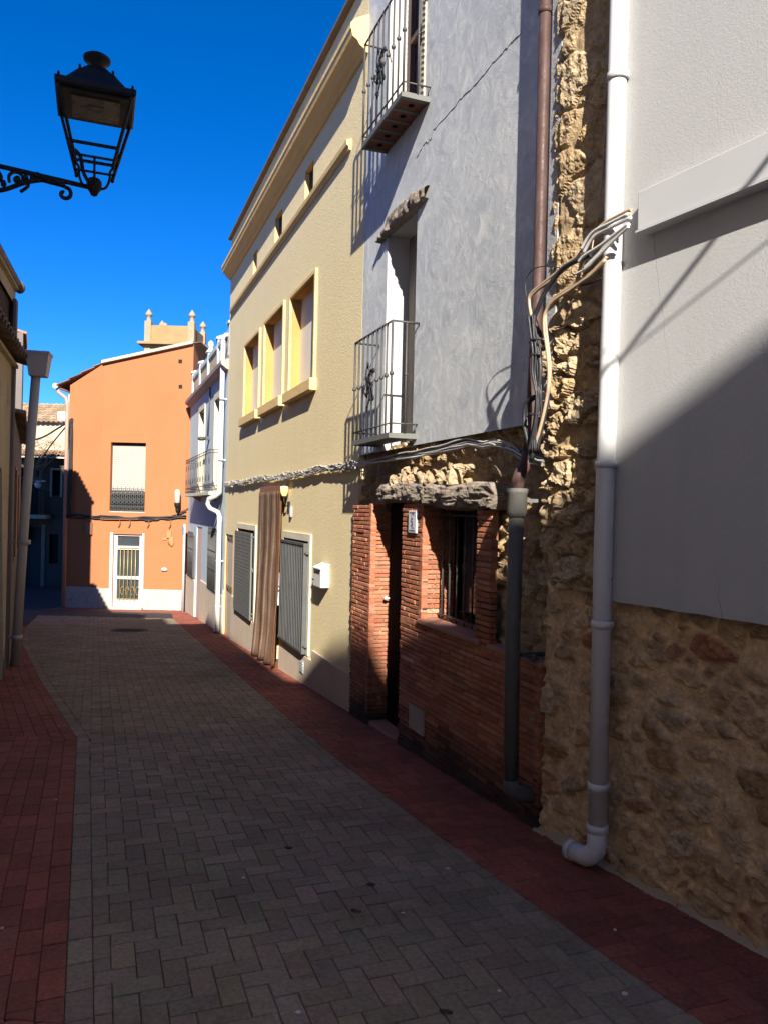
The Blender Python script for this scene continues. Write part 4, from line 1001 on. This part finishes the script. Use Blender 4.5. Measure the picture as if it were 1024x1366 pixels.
part('parapet', m, M['tower'], t, bev=.02)
for x in (-14.95, -12.25):
    for p in (-.12, -2.98):
        m = MB(); m.box(FT, x-.2, x+.2, 11.92, 13.25, p-.2, p+.2)
        m.lathe(FT(x, 13.25, p), [(.2, 0), (.14, .05), (.12, .3), (.2, .36), (.24, .42), (.2, .48), (.15, .58), (.05, .72), (.01, .78)], 10); part('pinnacle', m, M['tower_light'], t)
m = MB(); m.lathe(FT(-14.3, 13.0, -1.4), [(.3, 0), (.3, .2), (.12, .3), (.16, .4), (.02, .5)], 10); part('pinnacle', m, M['tower_light'], t)

t = thing('stone_house', (-16, 36, zg(36)), 'old beige stone house with a tiled roof at the end of the side street', 'house')
FS = Frame((0, 36, 0), (1, 0, 0), (0, -1, 0))
m = MB(); m.box(FS, -22, -14.6, -2, 5.62, -6, 0); part('wall', m, M['beige_lit'], t)
m = MB(); tiles(m, (-22.2, 35.75, 5.50), (1, 0, 0), (.25, 1, .42), 33, 8, .23, .40, col=(.40, .28, .18)); part('roof', m, M['tile'], t)
m = MB(); m.box(FS, -15.35, -14.55, 5.3, 6.05, -1, .02); part('chimney', m, plaster('pale_chimney', (.5, .44, .36), (.56, .5, .42), 3, 50, .4), t)
t = thing('balcony_house', (-13.5, 28.6, zg(28.6)), 'dark shaded house with a balcony down the side street', 'house')
FD = Frame((-11.0, 28.9, 0), V((-1, -.10, 0)).normalized(), V((.10, -1, 0)).normalized())
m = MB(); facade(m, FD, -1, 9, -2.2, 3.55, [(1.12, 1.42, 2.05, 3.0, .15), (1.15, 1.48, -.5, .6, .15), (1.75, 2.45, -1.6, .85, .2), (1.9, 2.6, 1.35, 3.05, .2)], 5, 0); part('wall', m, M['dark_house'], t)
for a, b, c, d_ in ((1.12, 1.42, 2.05, 3.0), (1.15, 1.48, -.5, .6), (1.9, 2.6, 1.35, 3.05)): part('window', bx(FD, a-.01, b+.01, c, d_, -.18, -.148), M['void'], t)
m = MB()
for s0, s1, z0, z1 in ((1.05, 1.12, 2.0, 3.07), (1.42, 1.49, 2.0, 3.07), (1.12, 1.42, 3.0, 3.069)): m.box(FD, s0, s1, z0, z1, 0, .02)
part('window_frame', m, M['beige_lit'], t)
m = MB(); m.box(FD, 1.74, 2.46, -1.7, .86, -.25, -.198); part('door', m, paint('grey_door', (.04, .036, .034), .7), t)
m = MB(); m.box(FD, 1.62, 1.749, -1.7, .95, -.05, .04); part('door_frame', m, plaster('dull_surround', (.20, .16, .11), (.25, .2, .14), 3, 50, .4), t)
b = part('balcony', bx(FD, 1.45, 5, 1.18, 1.32, 0, .6), M['beige_lit'], t)
m = MB()
for k in range(30): m.tube([FD(1.5+k*.12, 1.32, .56), FD(1.5+k*.12, 2.2, .56)], .012, 5)
for k in range(5): m.tube([FD(1.5, 1.32, .05+k*.12), FD(1.5, 2.2, .05+k*.12)], .012, 5)
m.box(FD, 1.48, 5, 2.2, 2.23, .54, .58); m.box(FD, 1.48, 5, 1.45, 1.47, .54, .58); part('railing', m, M['black_iron'], b)
m = MB(); m.sweep(FD, [(-.2, 3.50), (.42, 3.42), (.42, 3.47), (-.2, 3.56)], -1, 9); part('eave', m, M['cream'], t)
m = MB(); tiles(m, FD(9, 3.50, .45), -FD.d, -FD.n+V((0, 0, .13)), 44, 6, .23, .42, col=(.38, .25, .15)); part('roof', m, M['tile'], t)
m = MB(); m.box(FD, 2.28, 2.75, .25, 1.02, .06, .14); m.box(FD, 2.30, 2.73, .27, 1.0, .1401, .15)
for k in range(6): m.box(FD, 2.34, 2.69, .36+k*.1, .385+k*.1, .1501, .153)
m.box(FD, 2.4, 2.6, .5, .6, 0, .07); solo('notice_board', m, M['white_paint'], FD(2.5, .25, .1), 'white louvred box on the dark house under its balcony', 'box')
random.seed(12)
vp = []
for k in range(16):
    s = 1.7+random.uniform(-.5, .9); vp.append((smooth([FD(s, 3.65, .40), FD(s+random.uniform(-.1, .1), 3.3, .5), FD(1.9+random.uniform(-.3, .25), 2.9, .52), FD(1.75+random.uniform(-.15, .2), 2.45, .5)]), random.uniform(.008, .018), 0))
for k in range(18):
    s = 1.2+random.uniform(0, 1.4); vp.append((smooth([FD(s, 3.62, .3), FD(s+random.uniform(-.4, .4), 3.8+random.uniform(0, .35), .2), FD(s+random.uniform(-.7, .7), 3.75+random.uniform(-.05, .5), .1)]), random.uniform(.006, .014), 0))
wires('dry_vine', vp, [M['vine']], FD(1.8, 3.6, .4), 'dry leafless vine trailing from the eave of the dark balcony house', 'vine', 5)
m = MB(); m.lathe(FD(1.78, 2.3, .45), [(.04, 0), (.10, .05), (.13, .16), (.1, .2)], 10); m.rock(FD(1.72, 2.56, .45), .22, .08, .05, FD, 3, .5)
solo('plant_pot', m, M['white_paint'], FD(1.78, 2.3, .45), 'white hanging pot over the balcony of the dark house', 'pot')

# ------------------------------------------------------------------ left side of the street
# old beige house: its wall twists a little, so it is laid between four measured corners
def L1(u, v, p=0):
    b = V((-3.0, 6.1, 0)).lerp(V((-4.93, 10.1, 0)), u); tp = V((-3.50, 6.1, 0)).lerp(V((-4.90, 10.1, 0)), u)
    q = b.lerp(tp, (v+.4)/4.05); return V((q.x, q.y, v)) + V((.90, .43, 0))*p
class LF:
    """u 0..1 along the house mapped as s (metres), z up, p out"""
    d = V((-.43, .90, 0)); n = V((.90, .43, 0))
    def __call__(f, s, z, p=0): return L1(s/4.43, z, p)
FL = LF()
t = thing('old_house', FL(2.2, zg(8)), 'weathered beige house at the left edge with tiled eaves and a deep doorway', 'house')
m = MB()
S_ = [-.2, .9, 3.15, 4.43]; Zs = [-1.2, 2.28, 3.62]
for i in range(3):
    for j in range(2):
        if i == 1 and j == 0: continue
        m.grid(8, 8, lambda u, v: FL(S_[i]+(S_[i+1]-S_[i])*u, Zs[j]+(Zs[j+1]-Zs[j])*v))
for k in range(12):   # shallow arch head of the doorway
    s0, s1 = .9+2.25*k/12, .9+2.25*(k+1)/12; h = lambda s: 2.28-.0*s-.16*((s-2.02)/1.125)**2
    m.face([FL(s0, h(s0), .001), FL(s1, h(s1), .001), FL(s1, 2.285, .001), FL(s0, 2.285, .001)]); m.face([FL(s0, h(s0)), FL(s1, h(s1)), FL(s1, h(s1), -.3), FL(s0, h(s0), -.3)])
for s in (.9, 3.15): m.face([FL(s, -1.2), FL(s, 2.28), FL(s, 2.28, -.32), FL(s, -1.2, -.32)])
m.face([FL(4.43, -1.2), FL(4.43, 4.6), FL(4.43, 4.6, -4), FL(4.43, -1.2, -4)]); m.face([FL(-.2, -1.2), FL(-.2, 4.6), FL(-.2, 4.6, -4), FL(-.2, -1.2, -4)])
m.grid(8, 4, lambda u, v: FL(-.2+4.63*u, 4.36+.26*v, -.005)); m.box(FL, -.2, 4.43, 4.53, 4.57, -.04, .05)
part('wall', m, M['beige_old'], t)
m = MB(); m.grid(8, 4, lambda u, v: FL(-.2+4.63*u, 3.62+.92*v, -.05)); part('upper_boarding', m, M['dark_brown'], t)
m = MB(); m.box(FL, .85, 3.2, -1.2, 2.3, -.4, -.31); part('door', m, wood('grey_brown_gate', (.11, .085, .065), (.17, .135, .105), .8, (6, 6, .7), .5), t)
m = MB(); m.grid(20, 2, lambda u, v: FL(3.16+1.27*u, zg(9)-.2+v*(.42+.06*noise.noise(V((u*6, 0, 2)))), .015-.008*v)); m.grid(20, 2, lambda u, v: FL(-.2+1.09*u, zg(6.5)-.2+v*(.42+.06*noise.noise(V((u*6, 0, 7)))), .015-.008*v)); part('plinth', m, plaster('mossy_plinth', (.12, .10, .07), (.19, .16, .115), 4, 40, .8), t)
dn = (FL(4.43, 3.6)-FL(0, 3.6)).normalized()
m = MB(); tiles(m, FL(-.2, 3.575, .17), dn, -FL.n+V((0, 0, .30)), 21, 1, .215, .34, .095, col=(.24, .185, .145)); part('eave_tiles', m, M['tile'], t)
m = MB(); m.box(FL, -.2, 4.42, 3.52, 3.56, -.02, .06); part('eave', m, M['beige_old'], t)
m = MB(); tiles(m, FL(-.2, 4.64, .03), dn, -FL.n+V((0, 0, .34)), 21, 8, .215, .40, col=(.13, .10, .085)); part('roof', m, M['tile'], t)
m = MB(); m.tube([FL(-.2, 4.60, .045), FL(2, 4.60, .045), FL(4.42, 4.60, .045)], .045, 10); m.rock(FL(4.38, 4.585, .05), .07, .075, .085, FL, 1, .12); part('gutter', m, M['grey_pipe'], t)
m = MB(); m.box(FL, 4.25, 4.425, -.4, 4.4, .0, .035); part('corner_strip', m, M['mauve'], t)
t = thing('drainpipe', (-4.78, 10.05, zg(10)), 'slightly leaning off-white drainpipe with a box hopper at the corner of the beige house', 'drainpipe')
m = MB(); m.tube([(-4.785, 10.08, zg(10.1)+.01), (-4.70, 10.08, 1.6), (-4.595, 10.08, 3.42)], .058, 16); part('pipe', m, M['old_pvc'], t)
m = MB(); FH = Frame((-4.56, 10.08, 0), (1, .25, 0), (.25, -1, 0))
P_ = [FH(s, z, p) for z, a in ((3.42, .10), (3.70, .135)) for s, p in ((-a, -a), (a, -a), (a, a), (-a, a))]
m.add(P_, [(0, 1, 2, 3), (4, 5, 6, 7), (0, 1, 5, 4), (1, 2, 6, 5), (2, 3, 7, 6), (3, 0, 4, 7)]); m.box(FH, -.145, .145, 3.70, 3.735, -.145, .145); m.tube([FH(-.1, 3.66, 0), FH(-.38, 3.70, -.1)], .06, 12); part('hopper', m, M['old_pvc'], t)
for (x, z) in ((-4.685, 1.25), (-4.765, .0)):
    m = MB(); m.lathe((x, 10.08, z), [(.058, -.03), (.066, -.028), (.066, .028), (.058, .03)], 16); m.box(WORLD, x-.2, x, z-.012, z+.012, -10.095, -10.065); part('bracket', m, M['old_pvc'], t)

t = thing('mauve_house', (-6.4, 13.6, zg(13.6)), 'dull mauve house glimpsed behind the leaning drainpipe with a tiled eave', 'house')
FM = Frame((-4.90, 10.15, 0), V((-3.15, 6.9, 0)).normalized(), V((6.9, 3.15, 0)).normalized())
m = MB(); m.box(FM, .02, 5.95, -1.8, 2.95, -3, 0); m.box(FM, 5.95, 7.58, -1.8, 5.2, -3, .001); m.box(FM, 3, 6.9, -1, 11.5, -9, -3.01); part('wall', m, M['mauve'], t)  # tall hidden rear block added to keep the balcony house in shade
m = MB(); tiles(m, FM(5.93, 5.15, .05), FM.d, -FM.n+V((0, 0, .33)), 8, 5, .215, .40, col=(.34, .19, .12)); part('roof', m, M['tile'], t)
m = MB(); tiles(m, FM(.1, 2.92, .12), FM.d, -FM.n+V((0, 0, .25)), 27, 7, .215, .40, col=(.26, .16, .11)); part('roof', m, M['tile'], t)
for s_ in (1.2, 3.4):
    m = MB(); m.box(FM, s_, s_+.9, .9, 2.3, -.01, .012); m.box(FM, s_+.06, s_+.84, .96, 2.24, .0121, .03)
    part('shutter', m, M['wood_brown'], t)

t = thing('tall_house', L0(-6, 0), 'two storey pale house on the left carrying the street lamp', 'house')
m = MB(); wn = [(-11+2.6*k, -10+2.6*k, z, z+1.5, .15) for k in range(4) for z in (1.2, 4.6)]
facade(m, L0, -13, -1.6, -.5, 7.3, wn, 5, 0); m.box(L0, -1.6, .0, -.5, 5.75, -5, -.001); m.box(L0, -1.59, -.01, 5.84, 7.25, -5, -.78); part('wall', m, M['grey_back'], t)  # set-back upper block added to shade the hopper of the leaning pipe
for a, b, c, d_, _ in wn: part('window', bx(L0, a, b, c, d_, -.2, -.148), M['glass'], t)
m = MB(); m.box(L0, -13.1, -1.58, 7.301, 7.38, -5, .04); m.box(L0, -1.57, .03, 5.751, 5.83, -5, .04); part('roof', m, M['tile'], t)
FC = wallframe(F1(-1.6, 0).x, F1(-1.6, 0).y, 56)
t = thing('reflector_house', FC(-4, 0), 'unseen whitewashed house added to bounce sunlight into the shaded street', 'house')  # out-of-view house added as a bright wall bouncing sun into the shade
M['bounce_whitewash'] = plaster('bounce_whitewash', (.84, .79, .72), (.87, .83, .77), 1, 60, .4, .08)
m = MB(); wc = [(-7.6+2.5*k, -6.7+2.5*k, z, z+1.4, .15) for k in range(3) for z in (1.1, 4.2)]
facade(m, FC, -9.5, .0, -.5, 9.0, wc, 5, 0); part('wall', m, M['bounce_whitewash'], t)
for a, b, c, d_, _ in wc: part('window', bx(FC, a, b, c, d_, -.2, -.148), M['glass'], t)
m = MB(); m.box(FC, -9.6, .05, 9.001, 9.1, -5, .1); part('roof', m, M['tile'], t)
t = thing('end_house', (4, -13, 0), 'pale three storey house closing the street behind the viewer', 'house')
FE = Frame((0, -12, 0), (1, 0, 0), (0, 1, 0))
m = MB(); we = [(3.2+2.2*k, 4.2+2.2*k, z, z+1.6, .15) for k in range(4) for z in (1.0, 4.4, 7.8)]
facade(m, FE, 2.62, 13, -.5, 11.45, we, 6, 0); part('wall', m, M['grey_back'], t)
for a, b, c, d_, _ in we: part('window', bx(FE, a, b, c, d_, -.2, -.148), M['glass'], t)
m = MB(); m.prism(FE, [(.2, -.5), (2.62, -.5), (2.62, 11.52), (2.42, 11.68), (2.2, 12.12), (1.95, 12.45), (.2, 12.5)], -6, -.001); part('shadow_gable', m, M['grey_back'], t)  # unseen gable, outline shaped to place the shadow edge on the brick pier
m = MB(); m.prism(FE, [(2.63, 11.46), (13.1, 11.46), (13.1, 11.5), (2.63, 11.5)], -6, .03); part('roof', m, M['tile'], t)

# ------------------------------------------------------------------ street lamp
LC = V((-2.005, 5.2, 0)); LP = (LC-L0.o).dot(L0.n); LS = (LC-L0.o).dot(L0.d)
FLm = Frame((LC.x, LC.y, 0), L0.d, L0.n)    # centred on the lantern
t = thing('street_lamp', L0(LS, 3.8, 0), 'black cast iron lantern on a scrolled wall bracket against the blue sky', 'street lamp')
m = MB()
def frus(m, z0, a0, z1, a1, mi=0):
    P = [FLm(x*a, z, y*a) for z, a in ((z0, a0), (z1, a1)) for x, y in ((-1, -1), (1, -1), (1, 1), (-1, 1))]
    m.add(P, [(0, 1, 2, 3), (4, 5, 6, 7), (0, 1, 5, 4), (1, 2, 6, 5), (2, 3, 7, 6), (3, 0, 4, 7)], mi)
frus(m, 4.45, .235, 4.462, .248); frus(m, 4.4621, .248, 4.495, .248); frus(m, 4.4951, .205, 4.64, .105); frus(m, 4.6401, .10, 4.70, .05)
m.lathe(FLm(0, 4.69, 0), [(.055, 0), (.045, .02), (.045, .05), (.085, .065), (.09, .085), (.07, .10), (.02, .115), (.001, .118)], 16)
for x in (-1, 1):
    for y in (-1, 1): m.rock(FLm(x*.225, 4.508, y*.225), .010, .010, .022, amp=0, n=8, k=6); m.rock(FLm(x*.103, 4.648, y*.103), .01, .01, .018, amp=0, n=8, k=6)
part('hood', m, M['black_iron'], t)
m = MB(); frus(m, 4.435, .21, 4.4495, .21); frus(m, 4.428, .15, 4.4349, .15, 1); frus(m, 4.422, .05, 4.4279, .05, 1); part('lamp_unit', m, [M['black_iron'], M['lampglass']], t)
m = MB()
for x in (-1, 1):
    for y in (-1, 1): m.tube([FLm(x*.225, 4.46, y*.225), FLm(x*.118, 4.03, y*.118)], .0125, 4); m.rock(FLm(x*.116, 4.02, y*.116), .014, .014, .02, amp=0, n=8, k=6)
for z, a, r in ((4.06, .125, .009), (4.135, .143, .012)):
    c = [FLm(x*a, z, y*a) for x, y in ((-1, -1), (1, -1), (1, 1), (-1, 1), (-1, -1))]
    for p, q in zip(c, c[1:]): m.tube([p, q], r, 4)
part('frame', m, M['black_iron'], t)
m = MB()
for x, y in ((1, 0), (-1, 0), (0, 1), (0, -1)):
    m.tube(smooth([FLm(x*.02, 3.90, y*.02), FLm(x*.07, 3.915, y*.07), FLm(x*.095, 3.97, y*.095), FLm(x*.10, 4.03, y*.10), FLm(x*.125, 4.062, y*.125)]), .0085, 6)
m.tube(smooth([FLm(0, 3.93, -.03), FLm(.0, 4.0, -.07), FLm(0, 4.10, -.09), FLm(0, 4.14, -.13)]), .014, 6)
m.tube([FLm(.02*cos(a), 3.965+.025*sin(a), .0) for a in [i*pi/6 for i in range(7)]], .006, 5)
m.lathe(FLm(0, 3.845, 0), [(.001, 0), (.022, .01), (.03, .03), (.045, .05), (.05, .08), (.05, .1), (.035, .12), (.0, .125)], 12)
part('cradle', m, M['black_iron'], t)
m = MB(); ln = LP
A_ = lambda p, z, s=0: FLm(s, z, -p)     # p back toward the wall
m.tube([A_(.04, 3.905), A_(ln, 3.965)], .017, 8)
m.tube([A_(.18, 3.90), A_(.32, 3.915)], .028, 8)
m.tube(smooth([A_(.30, 3.91), A_(.42, 3.87), A_(.55, 3.80), A_(.68, 3.765), A_(ln, 3.70)]), .016, 8)
spir = lambda c, r, a0, tr, sg: smooth([A_(c[0]+r*(1-u*.8)*cos(a0+sg*u*tr), c[1]+r*(1-u*.8)*sin(a0+sg*u*tr)) for u in [i/10 for i in range(11)]], 3)
m.tube(smooth([A_(.28, 3.895), A_(.22, 3.893), A_(.165, 3.875)]+spir((.185, 3.835), .045, pi*.75, 5.5, 1)[::3]), .013, 7)
for c, r in (((.47, 3.885), .055), ((.63, 3.905), .055), ((.78, 3.90), .05)):
    m.tube(spir(c, r, -.6, 7.5, 1), .011, 6); m.rock(A_(c[0], c[1]), .022, .018, .022, amp=0, n=8, k=6); m.tube(smooth([A_(c[0]-r*.9, c[1]+r*.2), A_(c[0]-r*1.2, c[1]-r*.6), A_(c[0]-.02, c[1]-r*1.5)]), .011, 6)
for q in ((.38, 3.905), (.42, 3.90), (.35, 3.925), (.55, 3.84), (.7, 3.85)): m.rock(A_(*q), .02, .016, .024, amp=.3, n=8, k=6)
m.rock(A_(.68, 3.765), .03, .055, .05, FLm, 3, .35); m.box(L0, LS-.05, LS+.05, 3.55, 4.1, 0, .02)
part('arm', m, M['black_iron'], t)

# ------------------------------------------------------------------ small things on the ground
random.seed(21)
mh = MB(); mh.lathe((-5.0, 15.3, zg(15.3)+.001), [(.001, .004), (.30, .004), (.31, .007), (.36, .007), (.37, -.01)], 28)
for k in range(-4, 5): mh.box(WORLD, -5.0-.26, -5.0+.26, zg(15.3)+.004, zg(15.3)+.009, -(15.3+k*.055+.02), -(15.3+k*.055))
mo = solo('manhole_cover', mh, paint('dull_iron', (.11, .095, .08), .95, 0, .3, 20, .2, .05), (-5.0, 15.3, zg(15.3)), 'round dark iron manhole cover near the end of the paved street', 'manhole cover'); mo.rotation_euler = (-.0675, 0, 0)
def onroad(px, py, lo=.0):
    return (px, py, zg(py)+lo)
bits = [(-1.75, 5.2), (-1.55, 5.75), (-1.2, 5.9), (-.55, 5.35), (-1.92, 4.6), (-2.75, 6.6), (.12, 3.3), (-.25, 2.6), (.45, 2.75), (.9, 2.75), (-.62, 3.6), (-1.5, 3.1), (-.85, 2.4), (.35, 3.75), (1.0, 3.2), (-.1, 4.6)]
for i, (x, y) in enumerate(bits):
    m = MB(); m.rock(onroad(x, y, .004), random.uniform(.006, .012), random.uniform(.005, .01), .004, None, i, .5, 8, 6); b = onroad(x, y)
    if i == 0: lit = solo('pebble', m, M['litter'], b, 'tiny pale pebble lying on the paving', 'pebble', 'pale pebbles on the paving')
    else: solo('pebble', m, M['litter'], b, 'tiny pale pebble lying on the paving', 'pebble', 'pale pebbles on the paving')
for i, (x, y) in enumerate([(-.02, 3.55), (-.08, 3.3), (.25, 2.62), (-.45, 3.95)]):
    m = MB(); m.grid(5, 3, lambda u, v: V(onroad(x, y, .006))+V(((u-.5)*.045, (v-.5)*.022*(1-abs(2*u-1)**2+.1), .010*sin(u*3+i)*sin(v*3)+.002)))
    solo('leaf', m, M['leaf'], onroad(x, y), 'small curled dead leaf lying on the grey pavers', 'leaf', 'dead leaves on the pavers', solid=.001)

# ------------------------------------------------------------------ light, sky, camera
az, el = radians(-7.1), radians(30.7)
ray = V((sin(az)*cos(el), cos(az)*cos(el), -sin(el)))
sd = bpy.data.lights.new('sun', 'SUN'); sd.energy = 4.4; sd.angle = radians(.53); sd.color = (1, .94, .84)
so = bpy.data.objects.new('sun', sd); COL.objects.link(so); so.rotation_euler = ray.to_track_quat('-Z', 'Y').to_euler()
wd = bpy.data.worlds.new('World'); SC.world = wd; wd.use_nodes = True; nt = wd.node_tree
bg = nt.nodes['Background']; sk = nt.nodes.new('ShaderNodeTexSky'); sk.sky_type = 'NISHITA'; sk.sun_disc = False
sk.sun_elevation = el; sk.sun_rotation = atan2(-ray.x, -ray.y); sk.altitude = 3000; sk.air_density = .7; sk.dust_density = 0; sk.ozone_density = 4
hs = nt.nodes.new('ShaderNodeHueSaturation'); hs.inputs['Saturation'].default_value = 1.29; hs.inputs['Value'].default_value = .90
tn = nt.nodes.new('ShaderNodeMix'); tn.data_type = 'RGBA'; tn.blend_type = 'MULTIPLY'; tn.inputs[0].default_value = 1; tn.inputs[7].default_value = (1, .82, .98, 1)
nt.links.new(sk.outputs[0], hs.inputs['Color']); nt.links.new(hs.outputs[0], tn.inputs[6]); nt.links.new(tn.outputs[2], bg.inputs[0]); bg.inputs[1].default_value = .10
cd = bpy.data.cameras.new('camera'); cd.sensor_fit = 'VERTICAL'; cd.sensor_height = 36; cd.sensor_width = 27; cd.lens = 1026/1366*36; cd.clip_end = 4000; cd.clip_start = .05
co = bpy.data.objects.new('camera', cd); COL.objects.link(co)
r_, p_ = .023, math.atan((681-683)/1026)
right = V((cos(r_), -sin(p_)*sin(r_), cos(p_)*sin(r_))); up = V((-sin(r_), -sin(p_)*cos(r_), cos(p_)*cos(r_))); fw = V((0, cos(p_), sin(p_)))
co.matrix_world = Matrix(((right.x, up.x, -fw.x, 0), (right.y, up.y, -fw.y, 0), (right.z, up.z, -fw.z, EYE), (0, 0, 0, 1)))
SC.camera = co
SC.view_settings.view_transform = 'Standard'; SC.view_settings.look = 'None'; SC.view_settings.gamma = 1; SC.view_settings.use_curve_mapping = False
SC.view_settings.exposure = 1.6
SC.render.engine = 'CYCLES'; cy = SC.cycles
cy.use_denoising = True; cy.max_bounces = 14; cy.diffuse_bounces = 12; cy.glossy_bounces = 3
